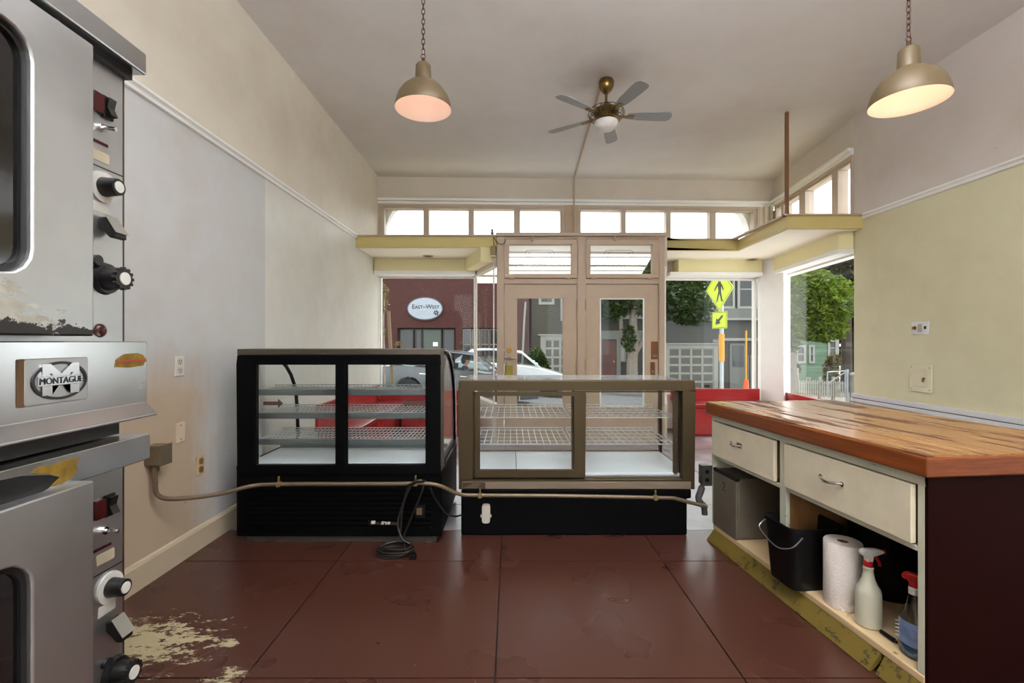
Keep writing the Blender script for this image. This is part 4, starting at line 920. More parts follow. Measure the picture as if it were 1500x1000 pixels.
def towel():
    t = NT('quilted_paper'); v = t.coord('Object', (1, 1, 1)); vo = t.node('ShaderNodeTexVoronoi'); t.put(vo.inputs['Vector'], v); vo.inputs['Scale'].default_value = 90
    t.base(t.mix(t.noise(v, 20), rgb(224, 214, 206), rgb(236, 228, 222))); t.rough(.9); t.bump(vo.outputs['Distance'], .5, .004); return t.m
MB(IF).lathe([(.024, .101), (.074, .101), (.076, .106), (.0765, .384), (.073, .39), (.024, .39)], 36, (.118, .50, 0), closed=True).build('sheets', towel(), tw_, True)
MB(IF).lathe([(.0195, .102), (.0235, .102), (.0235, .387), (.0195, .387)], 24, (.118, .50, 0), closed=True).build('cardboard_core', mat('cardboard', rgb(120, 84, 56), .8), tw_, True)
def sprayer(p, c, z, m_head, m_trig, rot, mcap):
    fr_ = IF @ Matrix.Translation((c[0], c[1], z)) @ Matrix.Rotation(rot, 4, 'Z')
    MB(fr_).lathe([(.017, 0), (.017, .022), (.013, .026)], 18).build('collar', mcap, p, True)
    MB(fr_).prism([(-.058, .058), (-.062, .068), (-.03, .076), (.022, .078), (.036, .066), (.034, .052), (.014, .046), (.012, .024), (-.014, .024), (-.016, .046), (-.04, .052)], -.012, .012, 'y').build('spray_head', m_head, p, bevel=.004)
    MB(fr_).cyl((-.061, 0, .063), (-.07, 0, .063), .009, n=12).build('nozzle', mcap, p, True)
    MB(fr_).tube(smoothpath([(-.03, 0, .052), (-.034, 0, .035), (-.045, 0, .02), (-.05, 0, .002)], 4), [.007] * 6 + [.006] * 7, 8).build('trigger', m_trig, p, True)
M_SPW = mat('white_plastic', rgb(222, 220, 214), .35, bump=0); M_SPR = mat('red_plastic', rgb(178, 26, 30), .3, bump=0)
def milky():
    t = NT('milky_plastic'); t.base(t.mix(t.noise(t.coord('Object'), 8), rgb(196, 194, 172), rgb(208, 206, 186))); t.rough(.35); t.b.inputs['Subsurface Weight'].default_value = .3; t.b.inputs['Subsurface Radius'].default_value = (.02, .02, .015); return t.m
sp = thing('spray_bottle', 'milky white spray bottle with white head and red trigger beside the towel roll', 'spray bottle', IF @ Matrix.Translation((.10, .345, .1)), group='spray bottles on the shelf')
MB(IF).lathe([(.040, .101), (.046, .106), (.047, .115), (.047, .235), (.044, .255), (.034, .272), (.024, .295), (.019, .322), (.018, .336), (.020, .338), (.020, .345), (.016, .35)], 28, (.10, .345, 0), sy=1.0).build('bottle', milky(), sp, True)
sprayer(sp, (.10, .345), .346, M_SPW, M_SPR, math.radians(175), M_SPR)
M_CLEAR = glass('clear_plastic', (.86, .90, .92, 1), .06, .05)
def bluel():
    t = NT('blue_cleaning_liquid'); t.base(t.mix(t.noise(t.coord('Object'), 6), rgb(28, 84, 120), rgb(36, 104, 140))); t.rough(.08); t.b.inputs['Transmission Weight'].default_value = .35; return t.m
sb_ = thing('spray_bottle', 'clear spray bottle of blue cleaner with a red head at the island end', 'spray bottle', IF @ Matrix.Translation((.11, .14, .1)), group='spray bottles on the shelf')
cb = (.105, .148, 0)
MB(IF).lathe([(.036, .101), (.05, .107), (.053, .13), (.053, .20), (.046, .24), (.032, .27), (.024, .30), (.018, .33), (.016, .338)], 28, cb, sx=.75, sy=1.0).build('bottle', M_CLEAR, sb_, True)
MB(IF).lathe([(.034, .103), (.048, .109), (.051, .13), (.0515, .168), (.001, .168)], 28, cb, sx=.75, sy=1.0).build('liquid', bluel(), sb_, True)
lbm = MB(IF)
lab = [(.0545 * .75 * math.cos(a), .0545 * math.sin(a)) for a in [math.radians(110 + 140 * i / 14) for i in range(15)]]
vs_ = [(cb[0] + p[0], cb[1] + p[1], z) for z in (.150, .235) for p in lab]
vs_ = [(x_, y_, z_) if z_ < .2 else (cb[0] + (x_ - cb[0]) * .90, cb[1] + (y_ - cb[1]) * .90, z_) for x_, y_, z_ in vs_]
lbm.add(vs_, [(i, i + 1, 15 + i + 1, 15 + i) for i in range(14)]).build('label', mat('blue_label', rgb(120, 140, 176), .4, var=.25, vscale=30), sb_, True)
for k in range(5):
    a = math.radians(150); MB(IF).bar((cb[0] + .043 * math.cos(a), cb[1] + .0555 * math.sin(a) + .012, .16 + k * .014), (cb[0] + .045 * math.cos(a), cb[1] + .056 * math.sin(a) - .004, .166 + k * .014), .002, .004).build('label_stripe', M_SPW, sb_)
sprayer(sb_, cb, .336, M_SPR, M_SPW, math.radians(120), M_SPW)
tag(MB(IF).cyl((.10, .225, .1095), (.10, .285, .1095), .009, .008, 14).cyl((.10, .214, .1095), (.10, .225, .1095), .006, n=10).build('marker_cap', M_BLK, None, True), 'short black plastic tube lying on the shelf by the blue spray bottle', 'tube')

# ================================================================== ceiling fan
fxy = (.893, 4.40); fz = 3.39
fan = thing('ceiling_fan', 'five blade ceiling fan with brass motor in a wire cage', 'ceiling fan', frame(fxy[0], fxy[1], 3.26))
M_ABR = mat('antique_brass', rgb(122, 100, 58), .3, .9, .1)
c = (fxy[0], fxy[1], 0)
MB().lathe([(.062, ZC), (.072, ZC - .02), (.07, ZC - .06), (.05, ZC - .10), (.025, ZC - .125), (.014, ZC - .13)], 24, c).build('canopy', M_ABR, fan, True)
MB().cyl((c[0], c[1], ZC - .13), (c[0], c[1], 3.50), .012, n=12).lathe([(.014, 3.535), (.03, 3.515), (.035, 3.50)], 16, c).build('rod', M_ABR, fan, True)
MB().lathe([(.02, 3.51), (.07, 3.49), (.115, 3.455), (.118, 3.43), (.105, 3.41), (.115, 3.395), (.115, 3.37), (.09, 3.352), (.02, 3.35)], 28, c).build('motor', M_ABR, fan, True)
MB().lathe([(.105, 3.352), (.11, 3.34), (.10, 3.31), (.075, 3.283), (.035, 3.268), (.001, 3.264)], 28, c).build('light_bowl', mat('opal_glass', rgb(238, 236, 232), .3, bump=0), fan, True)
m = MB()
for k in range(12):
    a = 2 * math.pi * k / 12
    ca, sa = math.cos(a), math.sin(a)
    m.tube([(c[0] + r * ca, c[1] + r * sa, z) for r, z in ((.115, 3.47), (.15, 3.46), (.168, 3.425), (.15, 3.385), (.115, 3.37))], .003, 5)
for r, z in ((.15, 3.46), (.168, 3.425), (.15, 3.385)):
    m.tube([(c[0] + r * math.cos(2 * math.pi * i / 28), c[1] + r * math.sin(2 * math.pi * i / 28), z) for i in range(28)], .003, 5, closed=True)
m.build('wire_cage', mat('dark_wire', rgb(84, 74, 52), .4, .7), fan)
M_BLADE = mat('grey_fan_blade', rgb(146, 149, 151), .45, var=.03)
for k in range(5):
    a = math.radians(1 + 72 * k); ff_ = frame(c[0], c[1], 3.405, a) @ Matrix.Rotation(math.radians(-12), 4, 'X')
    o2 = [(.20, -.035), (.30, -.052), (.48, -.062), (.57, -.062), (.605, -.045), (.615, 0), (.605, .045), (.57, .062), (.48, .062), (.30, .052), (.20, .035)]
    bl = MB(ff_).prism(o2, -.004, .004, 'z').build('blade', M_BLADE, fan, bevel=.002)
    MB(frame(c[0], c[1], 3.40, a)).box(.10, .17, -.014, .014, -.004, .004).box(.165, .26, -.024, .024, -.006, .002).build('blade_iron', M_ABR, bl, bevel=.002)

# ================================================================== pendant lamps
M_SHO = mat('bronze_beige_enamel', rgb(104, 88, 62), .4, .1, .08); M_SHI = mat('pinkish_white_enamel', rgb(240, 218, 204), .5, var=.02)
M_CHAIN = mat('brown_chain', rgb(74, 52, 42), .4, .7)
def pendant(label, x, y, z, power, col):
    p = thing('pendant_lamp', label, 'lamp', frame(x, y, z), group='pendant lamps on chains'); c = (x, y, z)
    outer = [(.170, 0), (.171, .006), (.166, .035), (.152, .078), (.126, .118), (.092, .148), (.058, .166), (.050, .172)]
    neck = [(.050, .172), (.049, .18), (.045, .262), (.036, .275), (.014, .285), (.001, .287)]
    MB().lathe(outer + neck, 40, c, caps=False).build('shade', M_SHO, p, True)
    MB().lathe([(.170, .0005)] + [(r - .004, zz_ - .001) for r, zz_ in outer[1:]] + [(.02, .17), (.001, .171)], 40, c, caps=False).build('reflector', M_SHI, p, True)
    MB().lathe([(.001, .10), (.014, .103), (.02, .118), (.019, .135), (.014, .155), (.012, .17)], 20, c).build('bulb', emis('bulb_glow', (1, .82, .66, 1), .9), p, True)
    m = MB(); zc = z + .287
    m.cyl((x, y, z + .28), (x, y, z + .31), .01, n=10); m.tube(arcpts((x, y, z + .322), .013, 0, 342, 12), .003, 6)
    m.build('loop', M_CHAIN, p, True)
    m = MB(); zc = z + .335; k = 0
    while zc < ZC - .05:
        w, h = .009, .018; pts = []
        for i in range(12):
            a = 2 * math.pi * i / 12; u = w * math.cos(a); v = (h - w) * (1 if math.sin(a) > .01 else -1 if math.sin(a) < -.01 else 0) + w * math.sin(a)
            pts.append((x + u, y, zc + .016 + v) if k % 2 == 0 else (x, y + u, zc + .016 + v))
        m.tube(pts, .0028, 6, closed=True); zc += .0305; k += 1
    m.build('chain', M_CHAIN, p, True)
    MB().lathe([(.05, ZC), (.05, ZC - .01), (.02, ZC - .04), (.001, ZC - .045)], 20, (x, y, 0)).build('ceiling_rose', M_SHO, p, True)
    l = bpy.data.lights.new('pendant_bulb', 'POINT'); l.energy = power; l.color = col; l.shadow_soft_size = .03
    lo = bpy.data.objects.new('pendant_bulb', l); COL.objects.link(lo); lo.parent = p; lo.location = (0, 0, .045)
pendant('beige enamel pendant lamp hanging over the black bakery case side', X(620, 2.87), 2.87, Z(160, 2.87), .36, (1.0, .80, .70))
pendant('beige enamel pendant lamp hanging over the butcher block island', X(1331, 2.4), 2.4, Z(150, 2.4), .70, (1.0, .78, .58))

# ================================================================== fluorescent ceiling fixtures added out of view to brighten the room
def fixture(label, x, y, pw):
    f = thing('added_fill_fixture', label, 'light', frame(x, y, 2.95), group='fluorescent fixtures added out of view')
    MB().box(x - .65, x + .65, y - .09, y + .09, 3.06, 3.12).build('added_fill_housing', M_WHITE, f, bevel=.01)
    for s in (-.05, .05): MB().cyl((x - .61, y + s, 3.035), (x + .61, y + s, 3.035), .018, n=12).build('tube', emis('fill_tube_glow', (.98, .99, 1, 1), pw), f, True)
    for s in (-.5, .5): MB().cyl((x + s, y, 3.12), (x + s, y, ZC), .006, n=6).build('hanger', M_CHROME, f)
for i, (x, y) in enumerate(((.9, 1.1), (.9, -.8), (.9, -2.5))):
    fixture('added unseen hanging twin tube fluorescent fixture ' + ('between the ovens and the island', 'in the middle of the back room', 'near the added back windows')[i], x, y, 8.0)
    l = bpy.data.lights.new('fill', 'AREA'); l.shape = 'RECTANGLE'; l.size = 1.25; l.size_y = .16; l.energy = (130, 110, 110)[i]; l.color = (.90, .95, 1)  # upward area light added over each fixture to brighten ceiling and walls
    lo = bpy.data.objects.new('fill', l); COL.objects.link(lo); lo.location = (x, y, 3.14); lo.rotation_euler = (math.pi, 0, 0)

# ================================================================== outside: sloping street
def G(x): return -.42 - .068 * x
def gslab(x0, x1, y0, y1, a, b):
    m = MB(); vs = [(x, y, G(x) + d) for d in (a, b) for y in (y0, y1) for x in (x0, x1)]
    return m.add(vs, [(0, 2, 3, 1), (4, 5, 7, 6), (0, 1, 5, 4), (2, 6, 7, 3), (0, 4, 6, 2), (1, 3, 7, 5)])
M_CONC = mat('sidewalk_concrete', rgb(186, 182, 174), .8, var=.1, vscale=2); M_ASPH = mat('asphalt', rgb(74, 74, 76), .85, var=.12, vscale=3)
struct('street', 'grey asphalt street sloping down past the shop', 'street', gslab(-40, 40, 6.6, 60, -.4, -.14), M_ASPH)
sw = struct('sidewalk', 'pale concrete sidewalk in front of the shop', 'sidewalk', gslab(-40, 9, 7.0, 10.3, -.3, -.012), M_CONC)
for k in range(16): gslab(-12 + k * 1.3 + .006, -12 + (k + 1) * 1.3 - .006, 7.2, 8.73, -.02, 0).build('paving_slab', M_CONC, sw); gslab(-12 + k * 1.3 + .006, -12 + (k + 1) * 1.3 - .006, 8.745, 10.15, -.02, 0).build('paving_slab', M_CONC, sw)
struct('far_sidewalk', 'grey concrete sidewalk across the street', 'sidewalk', gslab(-40, 40, 19.6, 60, -.3, 0), mat('far_concrete', rgb(112, 109, 103), .8, var=.1, vscale=2))
struct('entry_step', 'concrete entry floor outside the double doors', 'step', MB().prism([(LJ[0] + .06, DY + .06), (RJ[0] - .06, DY + .06), (RP[0] - .1, 7.1), (RP[0] - .1, 7.6), (LP[0] + .1, 7.6), (LP[0] + .1, 7.05)], -.7, -.02), M_CONC)
struct('entry_ceiling', 'white boarded ceiling of the entry recess', 'ceiling', MB().prism([(LJ[0] + .02, DY + .06), (RJ[0] - .02, DY + .06), (RP[0] - .02, 7.0), (LP[0] + .02, 6.97)], 2.632, 2.65), M_WHITE)
# translucent awning over the entry
aw = thing('entry_awning', 'cream translucent fabric awning over the entry', 'awning', FR @ Matrix.Translation((fs(850), .4, 2.4)))
def fabric():
    t = NT('cream_awning_fabric'); t.n.remove(t.b); a = t.node('ShaderNodeBsdfDiffuse'); b = t.node('ShaderNodeBsdfTranslucent'); mx = t.node('ShaderNodeMixShader')
    n = t.noise(t.coord('Object'), 3); cc = t.mix(n, rgb(244, 240, 228), rgb(250, 246, 236)); t.put(a.inputs[0], cc); t.put(b.inputs[0], cc); mx.inputs[0].default_value = .6
    t.l.new(a.outputs[0], mx.inputs[1]); t.l.new(b.outputs[0], mx.inputs[2]); t.l.new(mx.outputs[0], t.out.inputs[0]); return t.m
M_FAB = fabric()
a0, a1 = fs(690), fs(985)
MB(FR).add([(a0, .30, 3.0), (a1, .30, 3.0), (a1, 1.55, 2.52), (a0, 1.55, 2.52)], [(0, 1, 2, 3)]).build('fabric', M_FAB, aw)
MB(FR).add([(a0, 1.55, 2.52), (a1, 1.55, 2.52), (a1, 1.56, 2.36), (a0, 1.56, 2.36)], [(0, 1, 2, 3)]).build('valance', M_FAB, aw)
for y, z in ((.75, 2.80), (1.2, 2.63), (1.53, 2.49)): MB(FR).bar((a0, y, z), (a1, y, z), .03, .03).build('awning_bar', M_IRON, aw)
# curved stucco brackets outside the high windows
for lab, s, sg in (('beside the left wall', fs(558), 1), ('beside the corner post', fs(1108), -1)):
    poly = [(s, 2.7), (s, 3.39), (s + sg * .30, 3.39)] + [(s + sg * (.27 - .25 * math.sin(math.radians(a))), 2.78 + .56 * math.cos(math.radians(a))) for a in range(15, 91, 15)]
    MB(FR).prism(poly, .125, .28, 'y').build('stucco_bracket', M_WHITE, WF_, True)

# ------------------------------------------------------------------ buildings across the street
def brickm():
    t = NT('red_brick'); v = t.coord('Object', (1, 1, 1)); b = t.node('ShaderNodeTexBrick'); x, y, z = t.xyz(v); cm = t.node('ShaderNodeCombineXYZ')
    t.l.new(x, cm.inputs[0]); t.l.new(z, cm.inputs[1]); t.l.new(cm.outputs[0], b.inputs[0])
    b.inputs['Color1'].default_value = rgb(56, 20, 15); b.inputs['Color2'].default_value = rgb(68, 26, 20); b.inputs['Mortar'].default_value = rgb(56, 24, 19)
    b.inputs['Scale'].default_value = 4.4; b.inputs['Mortar Size'].default_value = .012; b.inputs['Brick Width'].default_value = .9; b.inputs['Row Height'].default_value = .33
    t.base(t.mix(t.math('MULTIPLY', t.noise(v, 2, 4), .35), b.outputs[0], rgb(44, 20, 18))); t.rough(.85); t.bump(b.outputs['Fac'], -.2, .02); return t.m
M_BRICK = brickm()
def siding(name, col, step=.14):
    t = NT(name); v = t.coord('Object'); x, y, z = t.xyz(v)
    fr_ = t.math('FRACT', t.math('DIVIDE', z, step)); line = t.math('LESS_THAN', fr_, .14)
    c = t.mix(t.noise(t.coord('Object', (1, 1, 9)), 2, 4), mulc(col, .92), mulc(col, 1.05))
    t.base(t.mix(t.math('MULTIPLY', line, .45), c, mulc(col, .45))); t.rough(.7); t.bump(fr_, .4, .02); return t.m
M_OLIVE = siding('olive_grey_siding', rgb(60, 57, 48)); M_GREY = siding('grey_siding', rgb(66, 67, 64)); M_GREEN = siding('green_siding', rgb(84, 108, 86), .22); M_TAUPE = siding('taupe_siding', rgb(40, 37, 33))
M_OWHT = mat('outdoor_white_trim', rgb(128, 129, 122), .6); M_OGREYT = mat('outdoor_grey_trim', rgb(92, 93, 88), .6)
M_DPANE = mat('dark_window_pane', rgb(38, 42, 44), .08, bump=0); M_GPANE = mat('greenish_window_pane', rgb(44, 62, 48), .1, bump=0); M_GARP = mat('frosted_garage_panel', rgb(72, 70, 64), .35)
def owin(p, px0, px1, py0, py1, D, t=.09, mt=None, pane=None, bars=0, proud=.05):
    x0, x1, z0, z1 = X(px0, D), X(px1, D), Z(py1, D), Z(py0, D); mt = mt or M_OWHT
    w = frame_rect(MB(), x0, x1, z0, z1, x0 + t, x1 - t, z0 + t, z1 - t, D - proud, D + .04).build('window', mt, p)
    MB().box(x0 + t, x1 - t, D - .005, D + .01, z0 + t, z1 - t).build('pane', pane or M_DPANE, w)
    for k in range(bars): zz_ = z0 + (z1 - z0) * (k + 1) / (bars + 1); MB().box(x0 + t, x1 - t, D - .03, D, zz_ - .03, zz_ + .03).build('sash_bar', mt, w)
    return w
BD = 24.0
br = thing('brick_building', 'red brick shop building across the street with dark storefront', 'building', frame(-5, BD + 2, G(-5)))
bxr = X(775, BD); zh = Z(480, BD)
m = MB().box(-14, bxr, BD, BD + 5, zh, 5.3)
for a, b in ((-14, X(582, BD)), (X(667, BD), X(677, BD)), (X(757, BD), bxr)): m.box(a, b, BD, BD + 5, -1.2, zh)
m.box(X(677, BD), X(757, BD), BD, BD + 5, -1.2, -.45)
m.build('wall', M_BRICK, br)
MB().box(X(582, BD), X(757, BD), BD + .5, BD + .6, -1.2, zh).build('storefront_back', mat('dark_interior', rgb(34, 30, 28), .6), br)
MB().box(-14.1, bxr + .02, BD - .08, BD + .3, 5.3, 5.42).build('coping', M_OGREYT, br)
for a, b, pn in ((584, 606, M_DPANE), (608, 618, M_DPANE), (619, 647, M_GPANE), (649, 666, M_DPANE)): owin(br, a, b, 482, 560, BD + .35, .05, mat('bronze_frame', rgb(58, 50, 44), .4, .5), pn)
for k in range(6): owin(br, 678 + 13 * k, 690 + 13 * k, 482, 549, BD + .15, .04, mat('grey_mullion', rgb(108, 100, 92), .5), M_DPANE, 2)
MB().box(X(633, BD), X(640, BD), BD + .28, BD + .31, Z(507, BD), Z(501, BD)).build('window_notice', M_PAPER, br)
sg = thing('shop_sign', 'white oval shop sign with East West lettering on the brick wall', 'sign', frame(X(623, BD), BD - .1, Z(468, BD)))
scx, scz = X(623, BD), Z(452, BD); ra, rb = X(649.5, BD) - scx, .60
def ell(a, b, n=40): return [(scx + a * math.cos(2 * math.pi * i / n), scz + b * math.sin(2 * math.pi * i / n)) for i in range(n)]
MB().prism(ell(ra, rb), BD - .09, BD - .002, 'y').build('rim', mat('sign_rim', rgb(62, 48, 62), .5), sg)
MB().prism(ell(ra - .06, rb - .06), BD - .11, BD - .09, 'y').build('face', mat('sign_face', rgb(142, 151, 160), .5, bump=0), sg)
M_INK = mat('sign_ink', rgb(30, 28, 30), .6, bump=0); M_INK2 = mat('sign_ink_grey', rgb(150, 158, 166), .6, bump=0)
def tfr(px, py, y, D): return frame(X(px, D), y, Z(py, D), 0, math.pi / 2)
text('East–West', .31, M_INK, sg, tfr(624, 449.5, BD - .112, BD), .003, caps=.75, bold=.004)
text('ACUPUNCTURE', .105, M_INK2, sg, tfr(622, 456, BD - .112, BD), .003)
text('AND HERBS', .105, M_INK2, sg, tfr(618, 459.5, BD - .112, BD), .003)
fl_ = MB()
for k in range(6):
    a = math.radians(60 * k + 15); c_ = (X(639.5, BD) + .09 * math.cos(a), 0, Z(458, BD) + .085 * math.sin(a))
    fl_.prism([(c_[0] + .06 * math.cos(a) * math.cos(t) - .035 * math.sin(a) * math.sin(t), c_[2] + .06 * math.sin(a) * math.cos(t) + .035 * math.cos(a) * math.sin(t)) for t in [2 * math.pi * i / 10 for i in range(10)]], BD - .115, BD - .11, 'y')
fl_.tube([(X(640, BD), BD - .112, Z(459, BD)), (X(642, BD), BD - .112, Z(463, BD))], .012, 5); fl_.build('flower_mark', M_INK, sg)
tag(MB().tube([(X(769.5, BD), 23.6, Z(443, BD)), (X(767.5, BD), 23.6, Z(470, BD)), (X(764, BD), 23.6, G(.7))], .05, 8).build('white_pole', M_OWHT, None, True), 'thin white leaning pole in front of the brick corner', 'pole')
# three houses
hs = thing('olive_house', 'olive grey sided house with a white garage door beside the brick building', 'house', frame(2.6, BD + 2, G(2.6)))
HD = BD + .25
xr1 = X(868, HD); MB().box(bxr + .12, xr1, HD, HD + 6, -1.6, 5.9).build('wall', M_OLIVE, hs)
MB().box(bxr + .12, xr1, HD - .15, HD + 6.2, 5.9, 6.05).build('roof', M_OGREYT, hs)
owin(hs, 789, 812, 425, 446, HD, .13); owin(hs, 821, 850, 430, 470, HD, .13)
def garage(p, px0, px1, py0, py1, cols, rows, D, fr_t=.12, top=True):
    x0, x1, z0, z1 = X(px0, D), X(px1, D), Z(py1, D), Z(py0, D)
    g_ = MB().box(x0 - .22, x0, D - .07, D + .02, z0, z1 + .2).box(x1, x1 + .22, D - .07, D + .02, z0, z1 + .2).box(x0, x1, D - .07, D + .02, z1, z1 + .2).box(x0 - .35, x1 + .35, D - .12, D + .02, z1 + .2, z1 + .27).build('garage_surround', M_OWHT, p)
    cw = (x1 - x0) / cols; rh = (z1 - z0) / rows; f_ = .055
    d = MB()
    for c_ in range(cols + 1): d.box(x0 + cw * c_ - f_, x0 + cw * c_ + f_, D - .045, D, z0, z1)
    for r_ in range(rows + 1): d.box(x0, x1, D - .04, D, z0 + rh * r_ - f_, z0 + rh * r_ + f_)
    do = d.build('garage_door', M_OWHT, p)
    first = MB().box(x0 + f_, x0 + cw - f_, D - .03, D - .012, z0 + f_, z0 + rh - f_).build('panel', M_GARP, do)
    for c_ in range(cols):
        for r_ in range(rows):
            if c_ or r_: dup(first, do, (cw * c_, 0, rh * r_))
    MB().box(x1 - cw * .8, x1 - cw * .35, D - .05, D - .03, z0 + rh * .35, z0 + rh * .62).build('mail_slot', M_BLK, do)
garage(hs, 798, 868 - 14, 497, 562, 5, 5, HD)
tp_ = thing('taupe_house', 'dark taupe house front with a brown door behind the street tree', 'house', frame(5.8, BD + 2, G(5.8)))
xr2 = X(967, HD); MB().box(xr1 + .02, xr2, HD + .2, HD + 6, -1.8, 5.6).build('wall', M_TAUPE, tp_)
MB().box(xr1 + .02, xr2, HD - .1, HD + .2, Z(467, HD), Z(462, HD)).build('belt_trim', M_OGREYT, tp_)
dd = frame_rect(MB(), X(880, HD), X(910, HD), Z(575, HD), Z(484, HD), X(883, HD), X(904, HD), Z(575, HD), Z(497, HD), HD + .1, HD + .22).build('door_surround', M_OGREYT, tp_)
MB().box(X(883, HD), X(904, HD), HD + .15, HD + .2, Z(575, HD), Z(498, HD)).build('door', mat('brown_door', rgb(70, 34, 28), .4), tp_)
MB().box(X(899, HD), X(901, HD), HD + .10, HD + .15, Z(531, HD), Z(528, HD)).build('door_handle', M_BRASS, tp_)
MB().box(X(883, HD), X(904, HD), HD + .15, HD + .2, Z(495, HD), Z(487, HD)).build('transom', M_DPANE, tp_)
owin(tp_, 906, 917, 505, 530, HD + .2, .06, M_OGREYT, M_OWHT); owin(tp_, 926, 942, 484, 500, HD + .2, .06, M_OGREYT)
gh = thing('grey_house', 'grey sided house with a panelled garage door and upper bay windows', 'house', frame(10, BD + 2, G(10)))
xr3 = X(1130, HD); MB().box(xr2 + .02, xr3, HD, HD + 6, -2.6, 5.9).build('wall', M_GREY, gh)
MB().box(X(988, HD), xr3 + .1, HD - .35, HD, Z(469, HD), Z(466, HD)).build('belt_trim', M_OWHT, gh)
MB().box(X(990, HD), xr3 + .05, HD - .28, HD, Z(466, HD), Z(452, HD)).build('bay_base', M_OGREYT, gh)
for a, b in ((1030, 1046), (1050, 1076), (1080, 1110)): owin(gh, a, b, 395, 452, HD - .25, .12, None, None, 1)
garage(gh, 979, 1045, 510, 571, 4, 5, HD)
MB().box(X(1060, HD), X(1112, HD), HD - .14, HD + .02, Z(499, HD), Z(495, HD)).build('porch_trim', M_OWHT, gh)
MB().box(X(1061, HD), X(1110, HD), HD - .02, HD + .01, Z(585, HD), Z(499, HD)).build('porch_recess', mat('porch_dark', rgb(52, 44, 40), .6), gh)
pd = MB().box(X(1068, HD), X(1092, HD), HD - .08, HD - .02, Z(580, HD), Z(503, HD)).build('porch_door', M_OGREYT, gh)
MB().box(X(1072, HD), X(1088, HD), HD - .1, HD - .08, Z(537, HD), Z(506, HD)).build('door_pane', M_DPANE, pd)
for k in range(5): MB().box(X(1094 + 3.5 * k, HD), X(1096 + 3.5 * k, HD), HD - .1, HD - .02, Z(580, HD), Z(520, HD)).build('gate_bar', M_OGREYT, gh)
MB().box(X(1044, HD), X(1053, HD), HD - .03, HD, Z(501.5, HD), Z(497, HD)).build('number_plaque', mat('plaque_grey', rgb(112, 112, 116), .5), gh)
gn = thing('green_house', 'pale green sided house with white windows behind the picket fence', 'house', frame(15.5, 26, G(15.5)))
GD = 25.0
MB().box(X(1148, GD), X(1226, GD), GD, GD + 5, -2.6, 3.4).build('wall', M_GREEN, gn)
MB().prism([(X(1143, GD), 3.4), (X(1231, GD), 3.4), (X(1186, GD), 5.2)], GD - .2, GD + 5, 'y').build('roof', M_OGREYT, gn)
MB().box(X(1145, GD), X(1149, GD), GD - .06, GD, -2.4, 3.4).box(X(1223, GD), X(1228, GD), GD - .06, GD, -2.4, 3.4).build('corner_board', M_OWHT, gn)
for a, b, c_, d_ in ((1165, 1180, 505, 532), (1184, 1193, 505, 532), (1212, 1226, 497, 522), (1179, 1187, 552, 562)): owin(gn, a, b, c_, d_, GD, .12, None, None, 1)

# ------------------------------------------------------------------ trees and shrubs
def leafm(name, c1, c2):
    t = NT(name); t.n.remove(t.b); a = t.node('ShaderNodeBsdfDiffuse'); b = t.node('ShaderNodeBsdfTranslucent'); g_ = t.node('ShaderNodeBsdfGlossy'); mx = t.node('ShaderNodeMixShader'); m2 = t.node('ShaderNodeMixShader')
    oi = t.noise(t.pos(), 2.2, 5, .7); cc = t.mix(t.ramp(oi, .3, .7), c1, c2)
    t.put(a.inputs[0], cc); t.put(b.inputs[0], cc); g_.inputs['Roughness'].default_value = .4; t.put(g_.inputs[0], t.mix(.5, cc, (1, 1, 1, 1))); mx.inputs[0].default_value = .35; m2.inputs[0].default_value = .03
    t.l.new(a.outputs[0], mx.inputs[1]); t.l.new(b.outputs[0], mx.inputs[2]); t.l.new(mx.outputs[0], m2.inputs[1]); t.l.new(g_.outputs[0], m2.inputs[2]); t.l.new(m2.outputs[0], t.out.inputs[0]); return t.m
M_LEAF = leafm('bright_leaves', rgb(52, 78, 18), rgb(112, 130, 34)); M_LEAFD = leafm('dark_leaves', rgb(24, 42, 12), rgb(52, 74, 22)); M_LEAFX = leafm('very_dark_leaves', rgb(14, 22, 12), rgb(28, 36, 20)); M_LEAFR = leafm('reddish_leaves', rgb(86, 62, 44), rgb(100, 100, 52))  # leaf colours: bright, dark, very dark and reddish
M_BARK = mat('grey_bark', rgb(112, 104, 94), .9, var=.2, vscale=9, bump=.4, bscale=16)
def leaves(blobs, n, size, rnd):
    m = MB(); tot = sum(b[1][0] * b[1][1] + b[1][0] * b[1][2] for b in blobs)
    for c, r in blobs:
        k = int(n * (r[0] * r[1] + r[0] * r[2]) / tot)
        for _ in range(k):
            v = Vector((rnd.gauss(0, 1), rnd.gauss(0, 1), rnd.gauss(0, 1))).normalized(); q = (.55 + .5 * rnd.random() ** .6) * (1 + .12 * math.sin(9 * v.x + 7 * v.z))
            p = Vector((c[0] + r[0] * v.x * q, c[1] + r[1] * v.y * q, c[2] + r[2] * v.z * q))
            u = Vector((rnd.gauss(0, 1), rnd.gauss(0, 1), rnd.gauss(0, .6))).normalized(); w = u.orthogonal().normalized(); w = Matrix.Rotation(rnd.uniform(0, 6.28), 3, u) @ w
            s = size * rnd.uniform(.6, 1.3)
            m.add([p - u * s, p + w * s * .4, p + u * s, p - w * s * .4], [(0, 1, 2, 3)])
    return m
def tree(name, label, base, trunk, blobs, n, size, lm, seed, group=None, bark=None):
    t = thing(name, label, 'tree' if 'tree' in name else 'shrub', frame(*base), group=group); rnd = random.Random(seed)
    for pts, rr in trunk: MB().tube(smoothpath(pts, 4), [rr[0] + (rr[1] - rr[0]) * i / (4 * (len(pts) - 1)) for i in range(4 * (len(pts) - 1) + 1)], 8).build('trunk', bark or M_BARK, t, True)
    o = leaves(blobs, n, size, rnd).build('foliage', lm, t); o['kind'] = 'stuff'
    return t
TD = 20.5; tx = X(927, TD); tg = G(tx)
